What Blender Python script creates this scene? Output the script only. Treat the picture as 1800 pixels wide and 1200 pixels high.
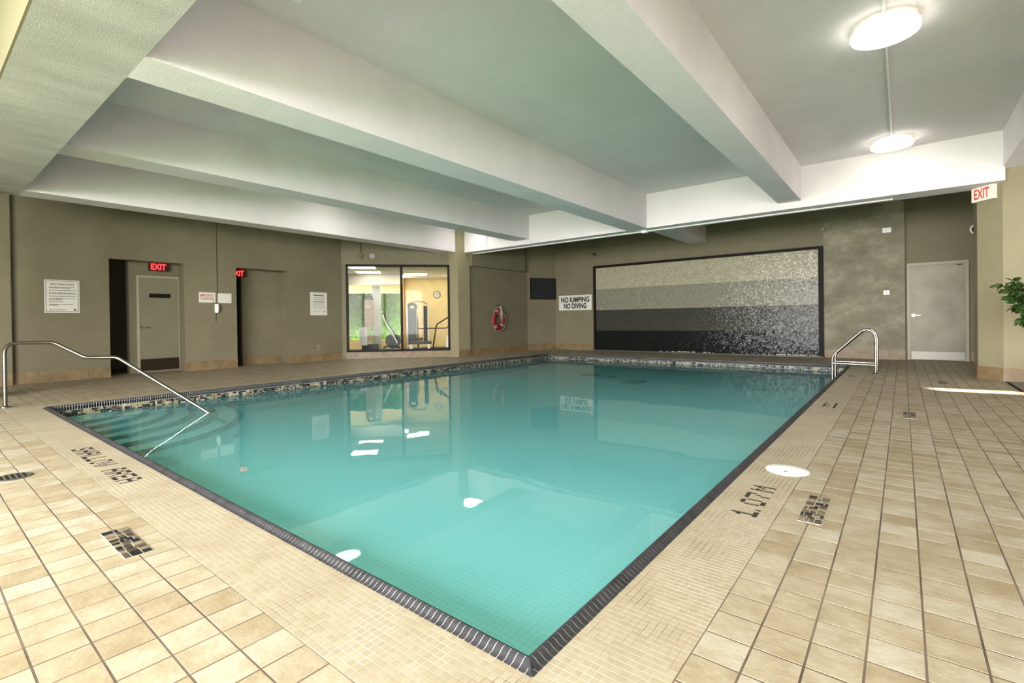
import bpy, math, random
from mathutils import Matrix, Vector

random.seed(7)
for o in list(bpy.data.objects):
    bpy.data.objects.remove(o, do_unlink=True)
sc = bpy.context.scene
COL = sc.collection

# ------------------------------------------------------------------ camera
FPX, PPY = 861.0876, 568.983
YAW, PITCH, ROLL = -0.67327366, -0.00613861, -0.01296144
CAM = Vector((0.817, -1.0952, 1.0))
fw = Vector((math.sin(YAW) * math.cos(PITCH), math.cos(YAW) * math.cos(PITCH), math.sin(PITCH)))
rt = Vector((math.cos(YAW), -math.sin(YAW), 0))
up = rt.cross(fw)
r2 = rt * math.cos(ROLL) + up * math.sin(ROLL)
u2 = -rt * math.sin(ROLL) + up * math.cos(ROLL)
cd = bpy.data.cameras.new('camera')
cam = bpy.data.objects.new('camera', cd)
COL.objects.link(cam)
m = Matrix.Identity(4)
for i in range(3):
    m[i][0], m[i][1], m[i][2], m[i][3] = r2[i], u2[i], -fw[i], CAM[i]
cam.matrix_world = m
cd.sensor_fit = 'HORIZONTAL'
cd.sensor_width = 36.0
cd.lens = FPX / 1800.0 * 36.0
cd.shift_y = (PPY - 600.0) / 1800.0
cd.clip_start = 0.02
sc.camera = cam

def on_screen(p):
    v = Vector(p) - CAM
    d = v.dot(fw)
    if d < 0.1:
        return None
    x = 900 + FPX * v.dot(r2) / d
    y = PPY - FPX * v.dot(u2) / d
    return x, y, d

# ------------------------------------------------------------------ world, sun, daylight
wd = bpy.data.worlds.new('daylight')
sc.world = wd
wd.use_nodes = True
bg = wd.node_tree.nodes['Background']
bg.inputs[0].default_value = (1.0, 0.98, 0.965, 1)
bg.inputs[1].default_value = 24.0

sd = bpy.data.lights.new('sun', 'SUN')
sd.energy = 22.0
sd.color = (1.0, 0.95, 0.86)
sd.angle = 0.03
sun = bpy.data.objects.new('sun', sd)
COL.objects.link(sun)
sun_dir = Vector((-1.0, -0.15, -0.79))
sun.rotation_euler = sun_dir.to_track_quat('-Z', 'Y').to_euler()

def portal(name, loc, normal, sx, sy):
    l = bpy.data.lights.new(name, 'AREA')
    l.shape = 'RECTANGLE'
    l.size, l.size_y = sx, sy
    l.cycles.is_portal = True
    o = bpy.data.objects.new(name, l)
    COL.objects.link(o)
    o.location = loc
    o.rotation_euler = Vector(normal).to_track_quat('-Z', 'Z').to_euler()
    return o
REAR = -5.2
portal('rear_window_portal', (-1.0, REAR - 0.1, 1.65), (0, 1, 0), 10.0, 2.9)

sc.view_settings.view_transform = 'Standard'
sc.view_settings.look = 'None'
sc.view_settings.gamma = 1.0
sc.view_settings.use_curve_mapping = False
sc.view_settings.exposure = 0.84

# ------------------------------------------------------------------ helpers
ORG = {}

class MB:
    def __init__(self):
        self.v, self.f, self.c = [], [], []
    def add(self, vs, fs, col=None):
        n = len(self.v)
        self.v += [tuple(p) for p in vs]
        self.f += [tuple(i + n for i in q) for q in fs]
        self.c += [col] * len(fs)
        return self
    def box(self, x0, x1, y0, y1, z0, z1, col=None):
        x0, x1 = min(x0, x1), max(x0, x1)
        y0, y1 = min(y0, y1), max(y0, y1)
        z0, z1 = min(z0, z1), max(z0, z1)
        vs = [(x0, y0, z0), (x1, y0, z0), (x1, y1, z0), (x0, y1, z0), (x0, y0, z1), (x1, y0, z1), (x1, y1, z1), (x0, y1, z1)]
        return self.add(vs, [(3, 2, 1, 0), (4, 5, 6, 7), (0, 1, 5, 4), (1, 2, 6, 5), (2, 3, 7, 6), (3, 0, 4, 7)], col)
    def obox(self, o, u, v, w, a0, a1, b0, b1, c0, c1, col=None):
        o, u, v, w = Vector(o), Vector(u), Vector(v), Vector(w)
        P = lambda a, b, c: o + u * a + v * b + w * c
        vs = [P(a0, b0, c0), P(a1, b0, c0), P(a1, b1, c0), P(a0, b1, c0), P(a0, b0, c1), P(a1, b0, c1), P(a1, b1, c1), P(a0, b1, c1)]
        fs = [(3, 2, 1, 0), (4, 5, 6, 7), (0, 1, 5, 4), (1, 2, 6, 5), (2, 3, 7, 6), (3, 0, 4, 7)]
        if u.cross(v).dot(w) < 0:
            fs = [tuple(reversed(q)) for q in fs]
        return self.add(vs, fs, col)
    def tile(self, x0, x1, y0, y1, z0, z1, b, col=None):
        vs = [(x0, y0, z0), (x1, y0, z0), (x1, y1, z0), (x0, y1, z0),
              (x0, y0, z1 - b), (x1, y0, z1 - b), (x1, y1, z1 - b), (x0, y1, z1 - b),
              (x0 + b, y0 + b, z1), (x1 - b, y0 + b, z1), (x1 - b, y1 - b, z1), (x0 + b, y1 - b, z1)]
        fs = [(0, 1, 5, 4), (1, 2, 6, 5), (2, 3, 7, 6), (3, 0, 4, 7), (4, 5, 9, 8), (5, 6, 10, 9), (6, 7, 11, 10), (7, 4, 8, 11), (8, 9, 10, 11)]
        return self.add(vs, fs, col)
    def prism(self, pts, z0, z1, col=None):
        n = len(pts)
        vs = [(x, y, z0) for x, y in pts] + [(x, y, z1) for x, y in pts]
        fs = [tuple(reversed(range(n))), tuple(range(n, 2 * n))] + [(i, (i + 1) % n, n + (i + 1) % n, n + i) for i in range(n)]
        return self.add(vs, fs, col)
    def cyl(self, c, r, h, n=24, axis=(0, 0, 1), r2=None):
        a = Vector(axis).normalized()
        s = a.orthogonal().normalized()
        t = a.cross(s)
        c = Vector(c)
        r2 = r if r2 is None else r2
        vs = []
        for k in range(n):
            q = 2 * math.pi * k / n
            d = s * math.cos(q) + t * math.sin(q)
            vs.append(c + d * r)
        for k in range(n):
            q = 2 * math.pi * k / n
            d = s * math.cos(q) + t * math.sin(q)
            vs.append(c + d * r2 + a * h)
        fs = [tuple(reversed(range(n))), tuple(range(n, 2 * n))] + [(i, (i + 1) % n, n + (i + 1) % n, n + i) for i in range(n)]
        return self.add(vs, fs)
    def tube(self, path, r, n=12, close=False, cap=True):
        P = [Vector(p) for p in path]
        m_ = len(P)
        rings = []
        ref = None
        for i in range(m_):
            if close:
                t = (P[(i + 1) % m_] - P[i - 1]).normalized()
            else:
                t = (P[min(i + 1, m_ - 1)] - P[max(i - 1, 0)]).normalized()
            if ref is None:
                ref = t.orthogonal().normalized()
            ref = (ref - t * ref.dot(t)).normalized()
            b = t.cross(ref)
            rr = r[i] if isinstance(r, (list, tuple)) else r
            rings.append([P[i] + (ref * math.cos(2 * math.pi * k / n) + b * math.sin(2 * math.pi * k / n)) * rr for k in range(n)])
        vs = [p for g in rings for p in g]
        fs = []
        for i in range(m_ if close else m_ - 1):
            j = (i + 1) % m_
            for k in range(n):
                fs.append((i * n + k, i * n + (k + 1) % n, j * n + (k + 1) % n, j * n + k))
        if cap and not close:
            fs.append(tuple(reversed(range(n))))
            fs.append(tuple((m_ - 1) * n + k for k in range(n)))
        return self.add(vs, fs)
    def lathe(self, c, prof, n=32):
        vs = []
        for r, z in prof:
            for k in range(n):
                a = 2 * math.pi * k / n
                vs.append((c[0] + r * math.cos(a), c[1] + r * math.sin(a), c[2] + z))
        fs = []
        for i in range(len(prof) - 1):
            for k in range(n):
                fs.append((i * n + k, i * n + (k + 1) % n, (i + 1) * n + (k + 1) % n, (i + 1) * n + k))
        return self.add(vs, fs)
    def mesh(self, name, off=(0, 0, 0), mt=None, smooth=False):
        me = bpy.data.meshes.new(name)
        off = Vector(off)
        me.from_pydata([tuple(Vector(p) - off) for p in self.v], [], self.f)
        if mt is not None:
            me.materials.append(mt)
        if any(c is not None for c in self.c):
            at = me.attributes.new('chip', 'FLOAT_COLOR', 'CORNER')
            i = 0
            for poly, c in zip(self.f, self.c):
                c = c or (1, 1, 1)
                for _ in poly:
                    at.data[i].color = (c[0], c[1], c[2], 1)
                    i += 1
        me.update()
        if smooth:
            for p in me.polygons:
                p.use_smooth = True
            try:
                me.set_sharp_from_angle(angle=math.radians(35))
            except Exception:
                pass
        return me
    def base(self):
        xs = [p[0] for p in self.v]; ys = [p[1] for p in self.v]; zs = [p[2] for p in self.v]
        return Vector(((min(xs) + max(xs)) / 2, (min(ys) + max(ys)) / 2, min(zs)))
    def build(self, name, mt, parent=None, smooth=False):
        if parent is None:
            og = self.base()
            o = bpy.data.objects.new(name, self.mesh(name, og, mt, smooth))
            o.location = og
            ORG[o] = og
        else:
            og = ORG[parent]
            o = bpy.data.objects.new(name, self.mesh(name, og, mt, smooth))
            o.parent = parent
            ORG[o] = og
        COL.objects.link(o)
        return o

def empty(name, loc, label=None, cat=None, group=None, kind=None):
    o = bpy.data.objects.new(name, None)
    o.empty_display_size = 0.05
    o.location = loc
    COL.objects.link(o)
    ORG[o] = Vector(loc)
    return tag(o, label, cat, group, kind)

def tag(o, label=None, cat=None, group=None, kind=None):
    if label: o['label'] = label
    if cat: o['category'] = cat
    if group: o['group'] = group
    if kind: o['kind'] = kind
    return o

def inst(name, me, parent, loc):
    o = bpy.data.objects.new(name, me)
    o.parent = parent
    o.location = Vector(loc) - ORG[parent]
    COL.objects.link(o)
    return o

def struct(o, label, cat='structure'):
    o['kind'] = 'structure'
    o['label'] = label
    o['category'] = cat
    return o

def font_mesh(t, bold):
    cu = bpy.data.curves.new('lettering', 'FONT')
    cu.body = t
    cu.size = 1.0
    cu.offset = bold
    ob = bpy.data.objects.new('lettering', cu)
    COL.objects.link(ob)
    dg = bpy.context.evaluated_depsgraph_get()
    me = bpy.data.meshes.new_from_object(ob.evaluated_get(dg))
    vs = [v.co.copy() for v in me.vertices]
    fs = [tuple(p.vertices) for p in me.polygons]
    bpy.data.objects.remove(ob, do_unlink=True)
    return vs, fs

def text_mesh(t, height, width=None, bold=0.0):
    cap = max(v.y for v in font_mesh('H', bold)[0])
    vs, fs = font_mesh(t, bold)
    # letters that drop below the base line (J) are drawn up to it
    par = list(range(len(vs)))
    def find(a):
        while par[a] != a:
            par[a] = par[par[a]]
            a = par[a]
        return a
    for f in fs:
        for q in f[1:]:
            par[find(q)] = find(f[0])
    isl = {}
    for k in range(len(vs)):
        isl.setdefault(find(k), []).append(k)
    for ks in isl.values():
        lo, hi = min(vs[k].y for k in ks), max(vs[k].y for k in ks)
        if lo < -0.06:
            for k in ks:
                vs[k].y = (vs[k].y - lo) / (hi - lo) * cap
    x0, x1 = min(v.x for v in vs), max(v.x for v in vs)
    sy = height / cap
    sx = sy if width is None else width / (x1 - x0)
    return [((v.x - (x0 + x1) / 2) * sx, (v.y - cap / 2) * sy) for v in vs], fs

def letter(s, height, width, o, u, v, w, depth, mt, parent, name='lettering', bold=0.0):
    vs, fs = text_mesh(s, height, width, bold=bold)
    o, u, v, w = Vector(o), Vector(u), Vector(v), Vector(w)
    b = MB()
    b.add([o + u * x + v * y + w * depth for x, y in vs], fs)
    return b.build(name, mt, parent)

# ------------------------------------------------------------------ materials
MATS = {}
def newmat(name):
    mt = bpy.data.materials.new(name)
    mt.use_nodes = True
    nt = mt.node_tree
    return mt, nt, nt.nodes['Principled BSDF']

def pos_node(nt):
    return nt.nodes.new('ShaderNodeNewGeometry').outputs['Position']

def noise(nt, vec, scale, detail=3, rough=0.55):
    n = nt.nodes.new('ShaderNodeTexNoise')
    n.inputs['Scale'].default_value = scale
    n.inputs['Detail'].default_value = detail
    n.inputs['Roughness'].default_value = rough
    if vec is not None:
        nt.links.new(vec, n.inputs['Vector'])
    return n.outputs['Fac']

def ramp(nt, fac, stops):
    r = nt.nodes.new('ShaderNodeValToRGB')
    e = r.color_ramp.elements
    while len(e) < len(stops):
        e.new(0.5)
    for k, (p, c) in enumerate(stops):
        e[k].position = p
        e[k].color = (c[0], c[1], c[2], 1) if len(c) == 3 else c
    nt.links.new(fac, r.inputs['Fac'])
    return r.outputs['Color']

def mixc(nt, fac, a, b, mode='MIX'):
    n = nt.nodes.new('ShaderNodeMix')
    n.data_type = 'RGBA'
    n.blend_type = mode
    for sock, val in ((n.inputs['Factor'], fac), (n.inputs[6], a), (n.inputs[7], b)):
        if hasattr(val, 'is_output') or isinstance(val, bpy.types.NodeSocket):
            nt.links.new(val, sock)
        elif isinstance(val, (int, float)):
            sock.default_value = val
        else:
            sock.default_value = (val[0], val[1], val[2], 1)
    return n.outputs[2]

def bump(nt, bs, h, strength, dist=0.01):
    b = nt.nodes.new('ShaderNodeBump')
    b.inputs['Strength'].default_value = strength
    b.inputs['Distance'].default_value = dist
    nt.links.new(h, b.inputs['Height'])
    nt.links.new(b.outputs['Normal'], bs.inputs['Normal'])
    return b

def vmath(nt, op, a, b):
    n = nt.nodes.new('ShaderNodeVectorMath')
    n.operation = op
    nt.links.new(a, n.inputs[0])
    if isinstance(b, bpy.types.NodeSocket):
        nt.links.new(b, n.inputs[1])
    elif b is not None:
        n.inputs[1].default_value = b
    return n.outputs[0]

def plain(name, c, rough=0.6, metal=0.0, var=0.0, vscale=3.0, bmp=0.0, bscale=60.0, spec=0.22):
    mt, nt, bs = newmat(name)
    bs.inputs['Roughness'].default_value = rough
    bs.inputs['Metallic'].default_value = metal
    bs.inputs['Specular IOR Level'].default_value = spec
    p = pos_node(nt)
    if var > 0:
        n = noise(nt, p, vscale, 4)
        c0 = tuple(max(0, k * (1 - var)) for k in c)
        c1 = tuple(k * (1 + var) for k in c)
        nt.links.new(ramp(nt, n, [(0.3, c0), (0.7, c1)]), bs.inputs['Base Color'])
    else:
        bs.inputs['Base Color'].default_value = (c[0], c[1], c[2], 1)
    if bmp > 0:
        bump(nt, bs, noise(nt, p, bscale, 3), bmp)
    return mt

def emit(name, c, s):
    mt, nt, bs = newmat(name)
    bs.inputs['Base Color'].default_value = (c[0], c[1], c[2], 1)
    bs.inputs['Emission Color'].default_value = (c[0], c[1], c[2], 1)
    bs.inputs['Emission Strength'].default_value = s
    return mt

def glass(name, tint=(0.97, 0.98, 0.97)):
    mt = bpy.data.materials.new(name)
    mt.use_nodes = True
    nt = mt.node_tree
    nt.nodes.clear()
    out = nt.nodes.new('ShaderNodeOutputMaterial')
    mx = nt.nodes.new('ShaderNodeMixShader')
    tr = nt.nodes.new('ShaderNodeBsdfTransparent')
    gl = nt.nodes.new('ShaderNodeBsdfGlossy')
    fr = nt.nodes.new('ShaderNodeFresnel')
    fr.inputs['IOR'].default_value = 1.13
    tr.inputs['Color'].default_value = (*tint, 1)
    gl.inputs['Roughness'].default_value = 0.01
    nt.links.new(fr.outputs[0], mx.inputs[0])
    nt.links.new(tr.outputs[0], mx.inputs[1])
    nt.links.new(gl.outputs[0], mx.inputs[2])
    nt.links.new(mx.outputs[0], out.inputs[0])
    return mt

ZW = -0.128                               # water level
PITCH_T = 0.1372
OFF_T = 0.315

def tile_material():
    mt, nt, bs = newmat('glazed beige floor tile')
    p = pos_node(nt)
    q = vmath(nt, 'SUBTRACT', p, (OFF_T, 0.098, 0.0))
    cell = vmath(nt, 'FLOOR', vmath(nt, 'DIVIDE', q, (PITCH_T, PITCH_T, 10.0)), None)
    wn = nt.nodes.new('ShaderNodeTexWhiteNoise')
    nt.links.new(cell, wn.inputs['Vector'])
    base = ramp(nt, wn.outputs['Value'], [(0.0, (0.265, 0.218, 0.146)), (0.3, (0.30, 0.255, 0.182)), (0.7, (0.325, 0.285, 0.212)), (1.0, (0.35, 0.318, 0.252))])
    # cloudy glaze that differs from tile to tile
    offs = vmath(nt, 'MULTIPLY', wn.outputs['Color'], (17.0, 13.0, 9.0))
    n1 = noise(nt, vmath(nt, 'ADD', p, offs), 9.0, 4, 0.6)
    cl = ramp(nt, n1, [(0.33, (0.80, 0.73, 0.61)), (0.60, (1.06, 1.05, 1.03))])
    c = mixc(nt, 0.85, base, cl, 'MULTIPLY')
    n2 = noise(nt, p, 55.0, 3, 0.7)
    n3 = noise(nt, p, 1.3, 3, 0.6)
    mm = nt.nodes.new('ShaderNodeMath'); mm.operation = 'MULTIPLY'
    nt.links.new(ramp(nt, n2, [(0.58, (0, 0, 0)), (0.72, (1, 1, 1))]), mm.inputs[0])
    nt.links.new(ramp(nt, n3, [(0.44, (0, 0, 0)), (0.62, (0.7, 0.7, 0.7))]), mm.inputs[1])
    c = mixc(nt, mm.outputs[0], c, (0.22, 0.17, 0.11))
    nt.links.new(c, bs.inputs['Base Color'])
    bs.inputs['Roughness'].default_value = 0.5
    bs.inputs['Specular IOR Level'].default_value = 0.22
    bump(nt, bs, noise(nt, p, 28.0, 4, 0.6), 0.18, 0.01)
    return mt

def mosaic_material():
    mt, nt, bs = newmat('beige mosaic tile')
    p = pos_node(nt)
    cell = vmath(nt, 'FLOOR', vmath(nt, 'DIVIDE', p, (0.02621, 0.02621, 10.0)), None)
    wn = nt.nodes.new('ShaderNodeTexWhiteNoise')
    nt.links.new(cell, wn.inputs['Vector'])
    c = ramp(nt, wn.outputs['Value'], [(0.0, (0.29, 0.24, 0.165)), (1.0, (0.33, 0.283, 0.203))])
    nt.links.new(c, bs.inputs['Base Color'])
    bs.inputs['Roughness'].default_value = 0.5
    return mt

def grid_mosaic_material():
    mt, nt, bs = newmat('beige mosaic sheet')
    p = pos_node(nt)
    b = nt.nodes.new('ShaderNodeTexBrick')
    b.offset = 0.0
    b.inputs['Scale'].default_value = 1.0
    b.inputs['Brick Width'].default_value = 0.02621
    b.inputs['Row Height'].default_value = 0.02621
    b.inputs['Mortar Size'].default_value = 0.0011
    b.inputs['Color1'].default_value = (0.29, 0.24, 0.165, 1)
    b.inputs['Color2'].default_value = (0.33, 0.283, 0.203, 1)
    b.inputs['Mortar'].default_value = (0.50, 0.40, 0.26, 1)
    nt.links.new(p, b.inputs['Vector'])
    nt.links.new(b.outputs['Color'], bs.inputs['Base Color'])
    bs.inputs['Roughness'].default_value = 0.5
    return mt

def mosaic_grout_material():
    mt, nt, bs = newmat('mosaic grout')
    p = pos_node(nt)
    n = noise(nt, p, 2.6, 3)
    c = ramp(nt, n, [(0.36, (0.46, 0.43, 0.36)), (0.50, (0.30, 0.24, 0.155)), (0.60, (0.085, 0.055, 0.026))])
    nt.links.new(c, bs.inputs['Base Color'])
    bs.inputs['Roughness'].default_value = 0.9
    return mt

def grout_material():
    mt, nt, bs = newmat('brown tile grout')
    p = pos_node(nt)
    n = noise(nt, p, 1.7, 3)
    c = ramp(nt, n, [(0.34, (0.15, 0.112, 0.07)), (0.62, (0.045, 0.028, 0.016))])
    nt.links.new(c, bs.inputs['Base Color'])
    bs.inputs['Roughness'].default_value = 0.9
    return mt

def chip_material():
    mt, nt, bs = newmat('mixed glass and stone chips')
    a = nt.nodes.new('ShaderNodeAttribute')
    a.attribute_name = 'chip'
    nt.links.new(a.outputs['Color'], bs.inputs['Base Color'])
    bs.inputs['Roughness'].default_value = 0.5
    bs.inputs['Specular IOR Level'].default_value = 0.25
    return mt

def wall_material():
    mt, nt, bs = newmat('khaki painted wall')
    p = pos_node(nt)
    n = noise(nt, p, 1.1, 4, 0.6)
    c = ramp(nt, n, [(0.3, (0.140, 0.123, 0.071)), (0.7, (0.172, 0.153, 0.092))])
    nt.links.new(c, bs.inputs['Base Color'])
    bs.inputs['Roughness'].default_value = 0.75
    bump(nt, bs, noise(nt, p, 140.0, 3), 0.25, 0.004)
    return mt

def stained_wall_material():
    mt, nt, bs = newmat('damp stained wall')
    p = pos_node(nt)
    n = noise(nt, vmath(nt, 'MULTIPLY', p, (0.8, 0.8, 1.2)), 1.5, 6, 0.68)
    c = ramp(nt, n, [(0.30, (0.115, 0.105, 0.065)), (0.5, (0.18, 0.163, 0.105)), (0.68, (0.30, 0.275, 0.19))])
    nt.links.new(c, bs.inputs['Base Color'])
    bs.inputs['Roughness'].default_value = 0.7
    bump(nt, bs, noise(nt, p, 60.0, 4), 0.25, 0.006)
    return mt

def stucco_material():
    mt, nt, bs = newmat('white stucco')
    p = pos_node(nt)
    n = noise(nt, p, 1.5, 4)
    c = ramp(nt, n, [(0.3, (0.665, 0.625, 0.625)), (0.7, (0.725, 0.685, 0.685))])
    nt.links.new(c, bs.inputs['Base Color'])
    bs.inputs['Roughness'].default_value = 0.85
    bump(nt, bs, noise(nt, p, 95.0, 4, 0.65), 0.6, 0.008)
    return mt

def stained_shaded_stucco_material():
    mt, nt, bs = newmat('stained stucco darkened for shade')
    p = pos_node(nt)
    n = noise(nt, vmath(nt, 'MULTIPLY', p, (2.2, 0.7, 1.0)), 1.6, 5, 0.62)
    c = ramp(nt, n, [(0.3, (0.36, 0.35, 0.325)), (0.7, (0.50, 0.485, 0.46))])  # stain streaks; base tone also darkened to stand in for soffit shade
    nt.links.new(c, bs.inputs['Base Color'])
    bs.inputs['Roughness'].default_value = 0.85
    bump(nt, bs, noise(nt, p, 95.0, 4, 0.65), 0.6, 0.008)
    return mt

def stone_material():
    mt, nt, bs = newmat('travertine baseboard stone')
    p = pos_node(nt)
    oi = nt.nodes.new('ShaderNodeObjectInfo')
    off = nt.nodes.new('ShaderNodeCombineXYZ')
    nt.links.new(oi.outputs['Random'], off.inputs[0])
    v = vmath(nt, 'ADD', p, vmath(nt, 'MULTIPLY', off.outputs[0], (23, 0, 0)))
    n = noise(nt, v, 5.0, 5, 0.65)
    c = ramp(nt, n, [(0.25, (0.13, 0.082, 0.032)), (0.5, (0.185, 0.128, 0.062)), (0.75, (0.24, 0.185, 0.105))])
    nt.links.new(c, bs.inputs['Base Color'])
    bs.inputs['Roughness'].default_value = 0.5
    return mt

def water_material():
    mt = bpy.data.materials.new('pool water')
    mt.use_nodes = True
    nt = mt.node_tree
    nt.nodes.clear()
    out = nt.nodes.new('ShaderNodeOutputMaterial')
    mx = nt.nodes.new('ShaderNodeMixShader')
    tr = nt.nodes.new('ShaderNodeBsdfTransparent')
    gl = nt.nodes.new('ShaderNodeBsdfGlossy')
    fr = nt.nodes.new('ShaderNodeFresnel')
    fr.inputs['IOR'].default_value = 1.30
    tr.inputs['Color'].default_value = (0.69, 0.985, 1.0, 1)
    gl.inputs['Roughness'].default_value = 0.015
    df = nt.nodes.new('ShaderNodeBsdfDiffuse')          # light scattered back by the cloudy water itself
    df.inputs['Color'].default_value = (0.33, 0.97, 1.0, 1)
    body = nt.nodes.new('ShaderNodeMixShader')
    body.inputs[0].default_value = 0.22
    nt.links.new(tr.outputs[0], body.inputs[1])
    nt.links.new(df.outputs[0], body.inputs[2])
    p = pos_node(nt)
    b = nt.nodes.new('ShaderNodeBump')
    b.inputs['Strength'].default_value = 0.035
    b.inputs['Distance'].default_value = 0.05
    dist = nt.nodes.new('ShaderNodeVectorMath'); dist.operation = 'DISTANCE'
    nt.links.new(p, dist.inputs[0]); dist.inputs[1].default_value = (-2.35, 2.75, ZW)
    fall = nt.nodes.new('ShaderNodeMapRange')
    fall.inputs['From Min'].default_value = 0.1; fall.inputs['From Max'].default_value = 0.8
    fall.inputs['To Min'].default_value = 0.22; fall.inputs['To Max'].default_value = 0.0
    nt.links.new(dist.outputs['Value'], fall.inputs['Value'])
    rip = nt.nodes.new('ShaderNodeMath'); rip.operation = 'MULTIPLY'
    nt.links.new(noise(nt, p, 9.0, 2, 0.5), rip.inputs[0]); nt.links.new(fall.outputs[0], rip.inputs[1])
    tot = nt.nodes.new('ShaderNodeMath'); tot.operation = 'ADD'
    nt.links.new(noise(nt, p, 2.2, 2, 0.4), tot.inputs[0]); nt.links.new(rip.outputs[0], tot.inputs[1])
    nt.links.new(tot.outputs[0], b.inputs['Height'])
    nt.links.new(b.outputs[0], gl.inputs['Normal'])
    nt.links.new(b.outputs[0], fr.inputs['Normal'])
    nt.links.new(fr.outputs[0], mx.inputs[0])
    nt.links.new(body.outputs[0], mx.inputs[1])
    nt.links.new(gl.outputs[0], mx.inputs[2])
    nt.links.new(mx.outputs[0], out.inputs[0])
    return mt

def pool_tile_material():
    mt, nt, bs = newmat('pale pool tile')
    p = pos_node(nt)
    b = nt.nodes.new('ShaderNodeTexBrick')
    b.offset = 0.0
    b.inputs['Scale'].default_value = 1.0
    b.inputs['Brick Width'].default_value = 0.038
    b.inputs['Row Height'].default_value = 0.038
    b.inputs['Mortar Size'].default_value = 0.0016
    b.inputs['Color1'].default_value = (0.70, 0.96, 0.99, 1)
    b.inputs['Color2'].default_value = (0.73, 0.965, 0.995, 1)
    b.inputs['Mortar'].default_value = (0.45, 0.74, 0.72, 1)
    nt.links.new(p, b.inputs['Vector'])
    nt.links.new(b.outputs['Color'], bs.inputs['Base Color'])
    bs.inputs['Roughness'].default_value = 0.5
    return mt

def band_material(name, c, rough):
    mt, nt, bs = newmat(name)
    p = pos_node(nt)
    vo = nt.nodes.new('ShaderNodeTexVoronoi')
    vo.inputs['Scale'].default_value = 26.0
    nt.links.new(p, vo.inputs['Vector'])
    k = ramp(nt, noise(nt, vo.outputs['Color'], 3.0, 1), [(0.3, tuple(x * 0.8 for x in c)), (0.7, tuple(x * 1.2 for x in c))])
    nt.links.new(k, bs.inputs['Base Color'])
    bs.inputs['Roughness'].default_value = rough
    bs.inputs['Specular IOR Level'].default_value = 0.13
    geo = nt.nodes.new('ShaderNodeNewGeometry')
    vo2 = nt.nodes.new('ShaderNodeTexVoronoi')
    vo2.inputs['Scale'].default_value = 34.0
    nt.links.new(p, vo2.inputs['Vector'])
    tilt = vmath(nt, 'MULTIPLY', vmath(nt, 'SUBTRACT', vo2.outputs['Color'], (0.5, 0.5, 0.5)), (0.14, 0.14, 0.14))
    nn = vmath(nt, 'NORMALIZE', vmath(nt, 'ADD', geo.outputs['Normal'], tilt), None)
    nt.links.new(nn, bs.inputs['Normal'])
    return mt

def brushed(name, c, rough):
    mt, nt, bs = newmat(name)
    bs.inputs['Base Color'].default_value = (*c, 1)
    bs.inputs['Metallic'].default_value = 1.0
    bs.inputs['Roughness'].default_value = rough
    return mt

M_TILE = tile_material(); M_GROUT = grout_material()
M_MOS = mosaic_material(); M_MOSG = mosaic_grout_material(); M_MOSSHEET = grid_mosaic_material()
M_CHIP = chip_material(); M_WALL = wall_material(); M_STAIN = stained_wall_material()
M_STUCCO = stucco_material(); M_STAIN_SHADE = stained_shaded_stucco_material(); M_STONE = stone_material()
M_WATER = water_material(); M_POOL = pool_tile_material()
M_STEP = plain('white step tile', (0.86, 0.93, 0.89), 0.5)
M_COPE = plain('charcoal coping tile', (0.030, 0.029, 0.032), 0.45, var=0.35, vscale=14, spec=0.18)
M_COPEG = plain('white coping grout', (0.72, 0.75, 0.72), 0.9)
M_INK = plain('dark slate mosaic', (0.028, 0.024, 0.024), 0.7, var=0.3, vscale=40, spec=0.1)
M_NOSE = plain('black step nosing', (0.004, 0.008, 0.008), 0.8, spec=0.0)
M_STEEL = brushed('polished stainless steel', (0.27, 0.25, 0.215), 0.22)
M_FRAME = plain('dark bronze frame', (0.010, 0.008, 0.006), 0.5, spec=0.08)
M_GLASS = glass('clear window glass')
M_DOOR = plain('grey painted steel door', (0.19, 0.175, 0.115), 0.42, var=0.06)
M_DOORF = plain('painted door frame', (0.32, 0.30, 0.215), 0.45)
M_BLACK = plain('matt black', (0.008, 0.008, 0.008), 0.6, spec=0.1)
M_KICK = brushed('scuffed kick plate', (0.20, 0.195, 0.17), 0.5)
M_KICKD = plain('dark kick plate', (0.025, 0.016, 0.010), 0.5, spec=0.1)
M_SIGN = plain('white sign board', (0.62, 0.60, 0.53), 0.4)
M_PRINT = plain('black print', (0.02, 0.02, 0.02), 0.6)
M_RED = plain('red print', (0.42, 0.03, 0.03), 0.6)
M_GREYP = plain('grey print', (0.55, 0.55, 0.52), 0.6)
M_WHITEP = plain('white plastic', (0.80, 0.80, 0.75), 0.35)
M_BEIGEP = plain('beige plastic', (0.30, 0.27, 0.17), 0.4)
M_RING = plain('red lifebuoy shell', (0.20, 0.010, 0.008), 0.45)
M_ROPE = plain('off white rope', (0.28, 0.265, 0.205), 0.9)
M_CONDUIT = plain('painted conduit', (0.78, 0.78, 0.72), 0.5)
M_CONDK = plain('khaki painted conduit', (0.125, 0.112, 0.07), 0.6)
M_LAMP = emit('lamp diffuser', (1.0, 0.965, 0.90), 6.5)
M_LAMPUP = emit('lamp uplight ring', (1.0, 0.94, 0.82), 8.0)
M_EXITR = emit('lit red letters', (1.0, 0.02, 0.02), 3.0)
M_EXITB = plain('exit sign box', (0.05, 0.01, 0.01), 0.4)
M_EXITW = plain('exit sign white face', (0.85, 0.82, 0.72), 0.4)
M_EXITRED = plain('exit red letter', (0.70, 0.05, 0.02), 0.5)
M_VENT = plain('ceiling vent grey', (0.30, 0.28, 0.27), 0.5)
M_LID = plain('white skimmer lid', (0.86, 0.88, 0.85), 0.35)
M_DRAIN = plain('dark drain cover', (0.07, 0.07, 0.065), 0.4)
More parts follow.
